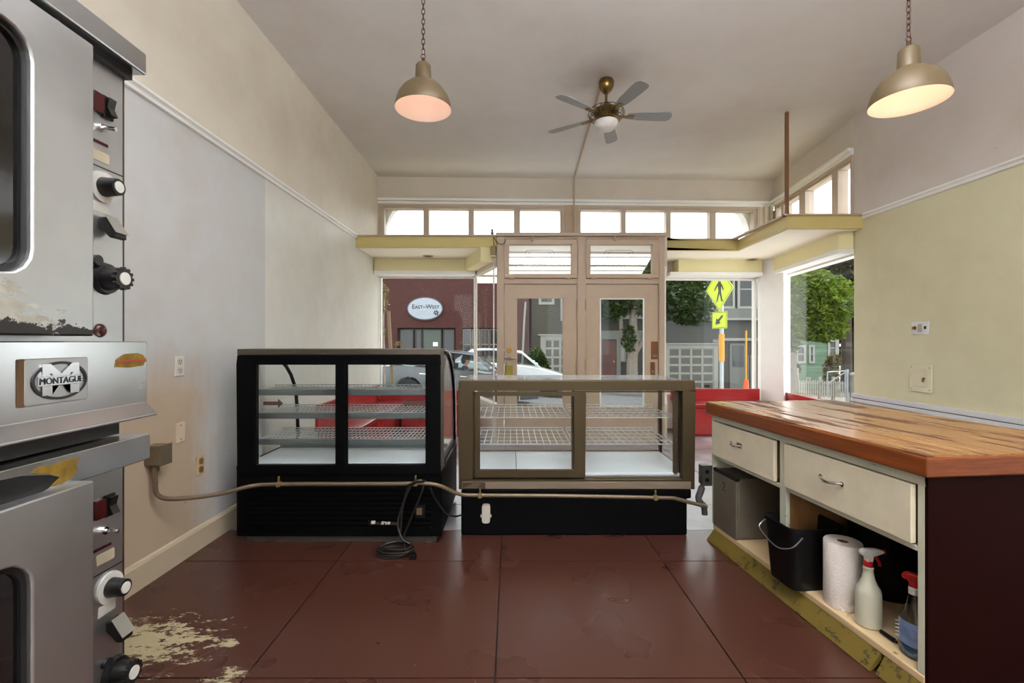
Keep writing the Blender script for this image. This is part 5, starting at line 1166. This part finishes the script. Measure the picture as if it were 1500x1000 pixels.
tree('street_tree', 'large street tree with pale forked trunk in front of the taupe house', (tx, TD, tg), [([(tx, TD, tg), (tx - .03, TD, .3), (tx + .05, TD, 1.3), (tx + .02, TD, 2.3), (tx + .3, TD, 3.4)], (.27, .14)), ([(tx - .05, TD, .6), (tx - .45, TD, 1.6), (tx - .55, TD, 2.6)], (.12, .07)), ([(tx + .1, TD, .8), (tx + .5, TD, 1.5), (tx + .9, TD, 2.8)], (.12, .06))],
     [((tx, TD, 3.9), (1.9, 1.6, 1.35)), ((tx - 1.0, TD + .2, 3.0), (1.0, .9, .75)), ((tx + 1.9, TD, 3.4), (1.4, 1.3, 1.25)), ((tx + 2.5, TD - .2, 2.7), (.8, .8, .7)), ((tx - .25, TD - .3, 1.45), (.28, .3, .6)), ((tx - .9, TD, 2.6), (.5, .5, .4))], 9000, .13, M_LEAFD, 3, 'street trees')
T2 = 17.0; tx = X(1159, T2); tg = G(tx)
tree('street_tree', 'bushy bright green street tree outside the side window', (tx, T2, tg), [([(tx, T2, tg), (tx + .02, T2, -.3), (tx - .02, T2, .6), (tx + .1, T2, 1.8)], (.26, .16))],
     [((X(1195, T2), T2, Z(445, T2)), (1.05, 1.0, 1.0)), ((X(1172, T2), T2 - .1, Z(430, T2)), (.75, .8, .85)), ((X(1218, T2), T2, Z(440, T2)), (.68, .8, .78)), ((X(1165, T2), T2, Z(478, T2)), (.55, .6, .62)), ((X(1200, T2), T2 - .2, Z(482, T2)), (.75, .6, .45)), ((X(1185, T2), T2, Z(412, T2)), (.7, .7, .45)), ((X(1157, T2), T2, Z(500, T2)), (.28, .3, .45))], 11000, .10, M_LEAF, 5, 'street trees')
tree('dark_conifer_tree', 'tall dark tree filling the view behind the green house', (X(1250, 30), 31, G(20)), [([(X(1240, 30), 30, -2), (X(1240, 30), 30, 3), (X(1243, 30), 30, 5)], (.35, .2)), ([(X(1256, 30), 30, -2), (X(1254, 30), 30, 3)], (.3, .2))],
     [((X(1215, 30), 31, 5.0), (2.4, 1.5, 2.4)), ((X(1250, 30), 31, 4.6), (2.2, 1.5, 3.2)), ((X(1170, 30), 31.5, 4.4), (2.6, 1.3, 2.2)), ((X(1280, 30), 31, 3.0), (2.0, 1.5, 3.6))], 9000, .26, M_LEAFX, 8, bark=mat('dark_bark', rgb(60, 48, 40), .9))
tree('round_shrub', 'dark green rounded shrub beside the white garage door', (X(786, 21), 21, G(1)), [([(X(786, 21), 21, G(1)), (X(786, 21), 21, .2)], (.05, .03))], [((X(786, 21), 21, Z(528, 21)), (.46, .45, .55)), ((X(790, 21), 21, Z(538, 21)), (.45, .45, .5))], 2200, .07, M_LEAFD, 11)
tree('garden_shrub', 'reddish green garden shrub in the green house yard', (X(1219, 22), 22, G(15)), [([(X(1219, 22), 22, G(15)), (X(1219, 22), 22, -.4)], (.04, .03))], [((X(1218, 22), 22, Z(545, 22)), (.36, .3, .7)), ((X(1222, 22), 22, Z(528, 22)), (.28, .25, .35))], 1600, .07, M_LEAFR, 12)
tree('clipped_shrub', 'small dark clipped shrub beside the pale tree trunk', (X(1167, 21), 21, G(12.7)), [([(X(1167, 21), 21, G(12.7)), (X(1167, 21), 21, -.2)], (.04, .03))], [((X(1167, 21), 21, Z(540, 21)), (.16, .16, .25))], 500, .05, M_LEAFD, 13)
# sapling with its stake on the near sidewalk
SD = 9.6; sx_ = X(573, SD)
tree('street_sapling_tree', 'thin bare sapling with sparse leaves outside the brick side window', (sx_, SD, G(sx_)), [([(X(565, SD), SD, G(sx_)), (X(563, SD), SD, 1.0), (X(562, SD), SD, 1.7), (X(564, SD), SD, 2.3)], (.02, .01))],
     [((X(563, SD), SD, Z(425, SD)), (.09, .1, .16)), ((X(564, SD), SD, Z(445, SD)), (.07, .1, .2)), ((X(562, SD), SD, Z(487, SD)), (.05, .05, .12)), ((X(584, SD), SD, Z(503, SD)), (.09, .08, .055))], 260, .03, M_LEAFR, 17)
tag(MB().bar((X(578, SD + .1), SD + .1, G(sx_)), (X(569, SD + .1), SD + .1, Z(455, SD)), .06, .06).build('tree_stake', mat('weathered_stake', rgb(92, 76, 54), .8, var=.15), None), 'leaning wooden stake supporting the sapling', 'stake')

# ------------------------------------------------------------------ pedestrian crossing sign, cone, fence
KD = 10.6; kx_ = X(1057, KD)
cs = thing('crossing_sign', 'yellow green pedestrian crossing sign with arrow plaque on a post', 'road sign', frame(kx_, KD, G(kx_)))
KR = math.radians(-69); kf = frame(kx_ - .058, KD - .024, 0, KR)
M_FLUO = mat('fluorescent_yellow_green', rgb(170, 190, 10), .45, var=.02, bump=0); M_BKS = mat('sign_black', rgb(24, 26, 20), .5, bump=0)
MB().cyl((kx_, KD, G(kx_)), (kx_, KD, 3.1), .045, n=12).build('post', mat('galvanised', rgb(150, 156, 160), .45, .5), cs, True)
MB().cyl((kx_, KD, Z(529, KD)), (kx_, KD, Z(489, KD)), .062, n=14).build('yellow_sleeve', mat('yellow_sleeve', rgb(176, 124, 12), .45), cs, True)
zt_ = Z(456, KD); hd2 = .50; zc_ = zt_ + hd2
dia = MB(kf).prism([(0, zc_ - hd2), (hd2 * .80, zc_), (0, zc_ + hd2), (-hd2 * .80, zc_)], -.004, .004, 'y').build('diamond_board', M_FLUO, cs)
k_ = .93
MB(kf).ring([(0, zc_ - hd2 * k_), (hd2 * .8 * k_, zc_), (0, zc_ + hd2 * k_), (-hd2 * .8 * k_, zc_)], [(0, zc_ - hd2 * .90), (hd2 * .8 * .90, zc_), (0, zc_ + hd2 * .90), (-hd2 * .8 * .90, zc_)], -.006, -.004, 'y').build('border', M_BKS, dia)
w = MB(kf); pz = zc_ - .30
w.prism([(-.02, pz + .22), (.05, pz + .22), (.055, pz + .40), (.035, pz + .47), (-.035, pz + .47), (-.045, pz + .40)], -.007, -.004, 'y')
w.prism([(-.03, pz + .24), (.012, pz + .22), (-.055, pz + .02), (-.115, pz - .0), (-.085, pz + .03)], -.007, -.004, 'y')
w.prism([(.0, pz + .22), (.05, pz + .24), (.09, pz + .05), (.125, pz + .02), (.06, pz + .015)], -.007, -.004, 'y')
w.prism([(-.035, pz + .45), (-.11, pz + .36), (-.155, pz + .28), (-.135, pz + .265), (-.08, pz + .34), (-.03, pz + .39)], -.007, -.004, 'y')
w.prism([(.035, pz + .45), (.10, pz + .36), (.13, pz + .27), (.105, pz + .26), (.075, pz + .33), (.03, pz + .38)], -.007, -.004, 'y')
w.prism([(.0 + .048 * math.cos(2 * math.pi * i / 14), pz + .535 + .055 * math.sin(2 * math.pi * i / 14)) for i in range(14)], -.007, -.004, 'y')
w.build('walking_figure', M_BKS, dia)
az0, az1 = Z(481, KD), Z(456.5, KD); aw_ = .217
sqr = MB(kf).box(-aw_, aw_, -.004, .004, az0, az1).build('arrow_board', M_FLUO, cs)
frame_rect(MB(kf), -aw_ + .012, aw_ - .012, az0 + .012, az1 - .012, -aw_ + .022, aw_ - .022, az0 + .022, az1 - .022, -.006, -.004).build('border', M_BKS, sqr)
ac = (az0 + az1) / 2; q = MB(kf)
q.prism([(.085, ac + .115), (.115, ac + .085), (.0, ac - .03), (.04, ac - .07), (-.115, ac - .105), (-.085, ac + .05), (-.045, ac + .01)], -.007, -.004, 'y'); q.build('arrow', M_BKS, sqr)
CD = 12.0; ccx = X(1093, CD); cg = G(ccx) - .14
cone = thing('traffic_cone', 'orange traffic cone with a tall yellow pole in the street', 'traffic cone', frame(ccx, CD, cg))
M_OR = mat('cone_orange', rgb(224, 74, 22), .5)
MB().box(ccx - .2, ccx + .2, CD - .2, CD + .2, cg, cg + .04).build('base', M_OR, cone)
zc1 = Z(556, CD); MB().lathe([(.16, cg + .04), (.11, cg + (zc1 - cg) * .5), (.10, cg + (zc1 - cg) * .55)], 18, (ccx, CD, 0)).lathe([(.075, cg + (zc1 - cg) * .78), (.045, zc1)], 18, (ccx, CD, 0)).build('cone_body', M_OR, cone, True)
MB().lathe([(.10, cg + (zc1 - cg) * .55), (.075, cg + (zc1 - cg) * .78)], 18, (ccx, CD, 0)).build('reflective_band', M_OWHT, cone, True)
MB().cyl((ccx, CD, zc1), (ccx, CD, Z(484, CD)), .022, n=10).build('pole', mat('yellow_sleeve', rgb(176, 124, 12), .45), cone, True)
PD = 20.6
pf = thing('picket_fence', 'weathered white picket fence in front of the green house', 'fence', frame(X(1205, PD), PD, G(13.5)))
M_PICK = mat('weathered_white_picket', rgb(150, 146, 136), .7, var=.12)
px0_, px1_ = X(1170, PD), X(1243, PD); npk = 22; zb, ztp = Z(580, PD), Z(556, PD)
fp = MB().prism([(px0_, zb), (px0_ + .06, zb), (px0_ + .06, ztp - .05), (px0_ + .03, ztp), (px0_, ztp - .05)], PD - .01, PD + .01, 'y').build('picket', M_PICK, pf)
for k in range(1, npk): dup(fp, pf, ((px1_ - px0_) * k / npk, 0, -.003 * k + R.uniform(-.02, .02)))
for z in (zb + .15, ztp - .2): MB().box(px0_, px1_, PD + .01, PD + .05, z, z + .07).build('rail', M_PICK, pf)
for px_ in (1169, 1202, 1222): MB().box(X(px_, PD) - .045, X(px_, PD) + .045, PD + .01, PD + .10, G(X(px_, PD)), ztp + (.5 if px_ == 1169 else .12)).build('post', M_PICK, pf)
gt = thing('chain_gate', 'grey metal pipe gate beside the white gate post', 'gate', frame(X(1233, 20), 20, G(14)))
M_PIPE = mat('grey_gate_pipe', rgb(150, 152, 154), .5, .4); D2 = 20.0
m = MB()
m.tube([(X(1212, D2), D2, Z(545, D2)), (X(1238, D2), D2, Z(543, D2)), (X(1238, D2), D2, Z(578, D2))], .03, 8).tube([(X(1212, D2), D2, Z(562, D2)), (X(1238, D2), D2, Z(545, D2))], .02, 6).tube([(X(1212, D2), D2, Z(578, D2)), (X(1212, D2), D2, Z(545, D2))], .03, 8)
m.build('gate_frame', M_PIPE, gt, True); MB().cyl((X(1241, D2), D2, G(14)), (X(1241, D2), D2, Z(541, D2)), .06, n=10).build('gate_post', M_PIPE, gt, True)
wp = tag(MB().lathe([(.16, G(14.6)), (.16, Z(550, 20)), (.18, Z(549, 20)), (.15, Z(546, 20)), (.01, Z(545, 20))], 14, (X(1248.5, 20), 19.9, 0)).build('gate_post', M_OWHT, None, True), 'thick white rounded gate post at the yard edge', 'post')

# ------------------------------------------------------------------ cars
def carm(name, col, metal=.5): return mat(name, col, .22, metal, .02, bump=0, coat=1)
M_TYRE = mat('tyre_rubber', rgb(26, 26, 27), .8); M_RIM = mat('alloy_rim', rgb(176, 178, 182), .3, .8, bump=0); M_CARG = glass('car_glass', (.7, .76, .76, 1), .0)
def car(name, label, x0, y, length, hgt, wid, paint, seat=True):
    gx_ = x0 + length / 2; sl_ = math.atan(.068); fr_ = Matrix.Translation((x0, y, G(x0) - .14)) @ Matrix.Rotation(sl_, 4, 'Y')
    c = thing(name, label, 'car', fr_); L = length; hw = wid / 2; r = .33
    wx = (L * .19, L * .80)
    def arch(cx): return [(cx + (r + .06) * math.cos(math.radians(a)), .31 + (r + .06) * math.sin(math.radians(a))) for a in range(0, 181, 20)]
    bt = .24
    low = [(0.03, .35), (wx[0] - r - .06, bt)] + list(reversed(arch(wx[0])))[0:] + [(wx[0] + r + .06, bt), (wx[1] - r - .06, bt)] + list(reversed(arch(wx[1]))) + [(wx[1] + r + .06, bt), (L - .03, .30), (L, .48), (L - .04, .66), (L - .15, .74), (L * .73, .92 * hgt / 1.45), (L * .60, .97 * hgt / 1.45), (L * .12, 1.0 * hgt / 1.45), (.05, .93 * hgt / 1.45), (0, .72)]
    mid = MB(fr_); n = len(low); secs = [(-hw, .95), (-hw + .07, 1.0), (hw - .07, 1.0), (hw, .95)]
    vs_ = []
    for yy_, k in secs: vs_ += [(L / 2 + (p[0] - L / 2) * (1 if k == 1 else .985), yy_, p[1] if k == 1 else (.6 + (p[1] - .6) * .93)) for p in low]
    fs_ = [tuple(range(n - 1, -1, -1)), tuple(range(3 * n, 4 * n))]
    for q_ in range(3):
        for i in range(n): j = (i + 1) % n; fs_.append((q_ * n + i, q_ * n + j, (q_ + 1) * n + j, (q_ + 1) * n + i))
    mid.add(vs_, fs_).build('body', paint, c, True, sharp=28)
    belt = .98 * hgt / 1.45; rf = hgt; hr = hw - .22
    A0, A1 = (L * .72, belt - .04), (L * .575, rf - .06); C0, C1 = (L * .08, belt), (L * .20, rf - .10); Bx = L * .42
    pil = MB(fr_)
    for s in (-1, 1):
        yo, yi = s * (hw - .08), s * hr
        pil.bar((A0[0], yo, A0[1]), (A1[0], yi, A1[1]), .06, .07).bar((C0[0], yo, C0[1]), (C1[0], yi, C1[1]), .10, .12).bar((Bx, yo, belt), (Bx - .03, yi, rf - .05), .08, .06)
        pil.tube(smoothpath([(A1[0] + .03, yi, A1[1] - .01), (L * .47, yi, rf - .035), (L * .33, yi, rf - .04), (C1[0] - .02, yi, C1[1])], 4), .04, 6)
    pil.build('pillars', paint, c, True)
    rp = [(A1[0] + .05, A1[1] - .02), (L * .50, rf - .015), (L * .40, rf), (L * .30, rf - .01), (C1[0] - .04, C1[1])]
    MB(fr_).prism(rp + [(p[0], p[1] - .04) for p in reversed(rp)], -hr, hr, 'y').build('roof', paint, c, True)
    gl_ = MB(fr_)
    for s in (-1, 1):
        def sp_(x_, z_): k = (z_ - belt) / (rf - .06 - belt); return (x_, s * ((hw - .08) + (hr - hw + .08) * k), z_)
        for a, b in (((A0[0] - .04, A0[1] + .04), (A1[0], A1[1])), ):
            gl_.add([sp_(*a), sp_(*b), sp_(Bx + .02, rf - .06), sp_(Bx + .04, belt)], [(0, 1, 2, 3)])
        gl_.add([sp_(Bx - .04, belt), sp_(Bx - .05, rf - .06), sp_(C1[0] + .05, C1[1]), sp_(C0[0] + .10, belt)], [(0, 1, 2, 3)])
    gl_.add([(A0[0] + .01, -hw + .1, A0[1]), (A0[0] + .01, hw - .1, A0[1]), (A1[0] + .01, hr, A1[1]), (A1[0] + .01, -hr, A1[1])], [(0, 1, 2, 3)])
    gl_.add([(C0[0] - .01, -hw + .1, C0[1]), (C0[0] - .01, hw - .1, C0[1]), (C1[0] - .01, hr, C1[1]), (C1[0] - .01, -hr, C1[1])], [(0, 1, 2, 3)])
    gl_.build('windows', M_CARG, c)
    for cx in wx:
        for s in (-1, 1):
            yo = s * (hw + .005); yi = s * (hw - .20)
            t_ = MB(fr_).lathe([(.20, -.10), (.31, -.10), (.33, -.07), (.33, .07), (.31, .10), (.20, .10)], 26).build('wheel', M_TYRE, c, True)
            for v in t_.data.vertices: p = v.co.copy()
            loc = WM[c].inverted() @ fr_
            for v in t_.data.vertices: v.co = Matrix.Translation((cx, s * (hw - .10), .31)) @ Matrix.Rotation(math.pi / 2, 4, 'X') @ v.co
            rm = MB(fr_ @ Matrix.Translation((cx, s * (hw - .10), .31)) @ Matrix.Rotation(-s * math.pi / 2, 4, 'X'))
            rm.lathe([(.205, .07), (.225, .08), (.225, -.06), (.205, -.06)], 24, closed=True)
            for k in range(5):
                a = 2 * math.pi * k / 5; ca, sa = math.cos(a), math.sin(a)
                for e in (-.16, .16): rm.bar((.03 * ca, .03 * sa, .085), (.21 * math.cos(a + e), .21 * math.sin(a + e), .075), .035, .02)
            rm.cyl((0, 0, .05), (0, 0, .095), .05, n=14); rm.build('rim', M_RIM, t_, True)
    for s in (-1, 1):
        MB(fr_).sphere((A0[0] - .14, s * (hw + .07), belt + .07), (.06, .10, .065), 12, 8).bar((A0[0] - .12, s * (hw - .06), belt + .02), (A0[0] - .14, s * hw, belt + .04), .05, .04).build('mirror', paint, c, True)
        for dxh in (.30, .55): MB(fr_).box(L * dxh - .2, L * dxh, s * hw - .012, s * hw + .012, .78 * hgt / 1.45, .80 * hgt / 1.45).build('door_handle', M_CHROME, c)
        MB(fr_).sphere((L - .12, s * (hw - .22), .62), (.10, .16, .07), 12, 8).build('headlight', M_CHROME, c, True)
        MB(fr_).sphere((.06, s * (hw - .18), .78), (.06, .14, .08), 12, 8).build('tail_light', M_REDLENS, c, True)
    MB(fr_).box(L * .3, L * .58, -hw + .12, hw - .12, .45, .62).box(L * .42, L * .455, -.62, -.12, .6, 1.08).box(L * .42, L * .455, .12, .62, .6, 1.08).box(L * .66, L * .70, -hw + .14, hw - .14, .6, .92).build('interior', mat('car_interior', rgb(28, 27, 28), .7), c)
    return c, fr_
ca_, cf_ = car('dark_car', 'dark grey car with a driver passing in the street', X(563, 14), 14.0, 4.55, 1.46, 1.80, carm('dark_grey_car_paint', rgb(62, 66, 72)))
car('white_car', 'white car parked across the street behind the dark grey car', X(655, 17.4), 17.4, 4.6, 1.56, 1.84, carm('white_car_paint', rgb(190, 193, 197), .0))
# driver: one continuous seated body grown over a skeleton
def person(fr_, at):
    p = thing('person', 'person with short dark hair in a dark top driving the dark grey car', 'person', fr_ @ Matrix.Translation(at))
    V = [(0, 0, .10, .15), (.0, 0, .32, .16), (-.02, 0, .50, .17), (.0, 0, .58, .07), (.03, 0, .66, .065), (.045, 0, .72, .10), (.04, 0, .80, .095), (.145, 0, .715, .018),
         (-.01, .19, .50, .07), (.12, .24, .32, .05), (.34, .17, .36, .04), (.42, .14, .38, .04), (-.01, -.19, .50, .07), (.12, -.24, .32, .05), (.34, -.17, .36, .04), (.42, -.14, .38, .04),
         (.08, .10, .08, .11), (.46, .12, .14, .075), (.62, .12, -.14, .05), (.72, .12, -.17, .04), (.08, -.10, .08, .11), (.46, -.12, .14, .075), (.62, -.12, -.14, .05), (.72, -.12, -.17, .04)]
    E = [(0, 1), (1, 2), (2, 3), (3, 4), (4, 5), (5, 6), (5, 7), (2, 8), (8, 9), (9, 10), (10, 11), (2, 12), (12, 13), (13, 14), (14, 15), (0, 16), (16, 17), (17, 18), (18, 19), (0, 20), (20, 21), (21, 22), (22, 23)]
    me = bpy.data.meshes.new('body'); bm = bmesh.new(); sk = bm.verts.layers.skin.verify(); bv = []
    for x_, y_, z_, r_ in V: v = bm.verts.new((x_, y_, z_)); v[sk].radius = (r_, r_); bv.append(v)
    bv[0][sk].use_root = True
    for a, b in E: bm.edges.new((bv[a], bv[b]))
    bm.to_mesh(me); bm.free(); o = bpy.data.objects.new('body', me); COL.objects.link(o); o.parent = p; WM[o] = WM[p]
    o.modifiers.new('skin', 'SKIN').use_smooth_shade = True; s = o.modifiers.new('sub', 'SUBSURF'); s.levels = 1; s.render_levels = 2
    t = NT('skin_and_dark_top'); v = t.coord('Object'); x_, y_, z_ = t.xyz(v); skin = t.math('GREATER_THAN', z_, .57); hand = t.math('GREATER_THAN', t.math('MULTIPLY', t.math('GREATER_THAN', x_, .36), t.math('GREATER_THAN', z_, .28)), .5)
    t.base(t.mix(t.math('MAXIMUM', skin, hand), rgb(40, 38, 46), rgb(196, 140, 112))); t.rough(.7); me.materials.append(t.m)
    WF = WM[p]
    MB(WF).sphere((.015, 0, .785), (.125, .115, .125), 16, 10, -.35).sphere((-.04, 0, .73), (.09, .11, .12), 14, 8).build('hair', mat('dark_hair', rgb(34, 24, 20), .6), p, True)
    for s_ in (-1, 1):
        MB(WF).sphere((.135, s_ * .036, .755), (.012, .016, .010), 8, 6).build('eye', M_BLK, p, True); MB(WF).sphere((.04, s_ * .105, .73), (.022, .012, .032), 8, 6).build('ear', mat('ear_skin', rgb(190, 134, 106), .6), p, True)
    MB(WF).sphere((.128, 0, .665), (.012, .03, .008), 8, 6).build('mouth', mat('lips', rgb(150, 80, 74), .5), p, True)
    return p
person(cf_, (4.55 * .52, -.36, .50))
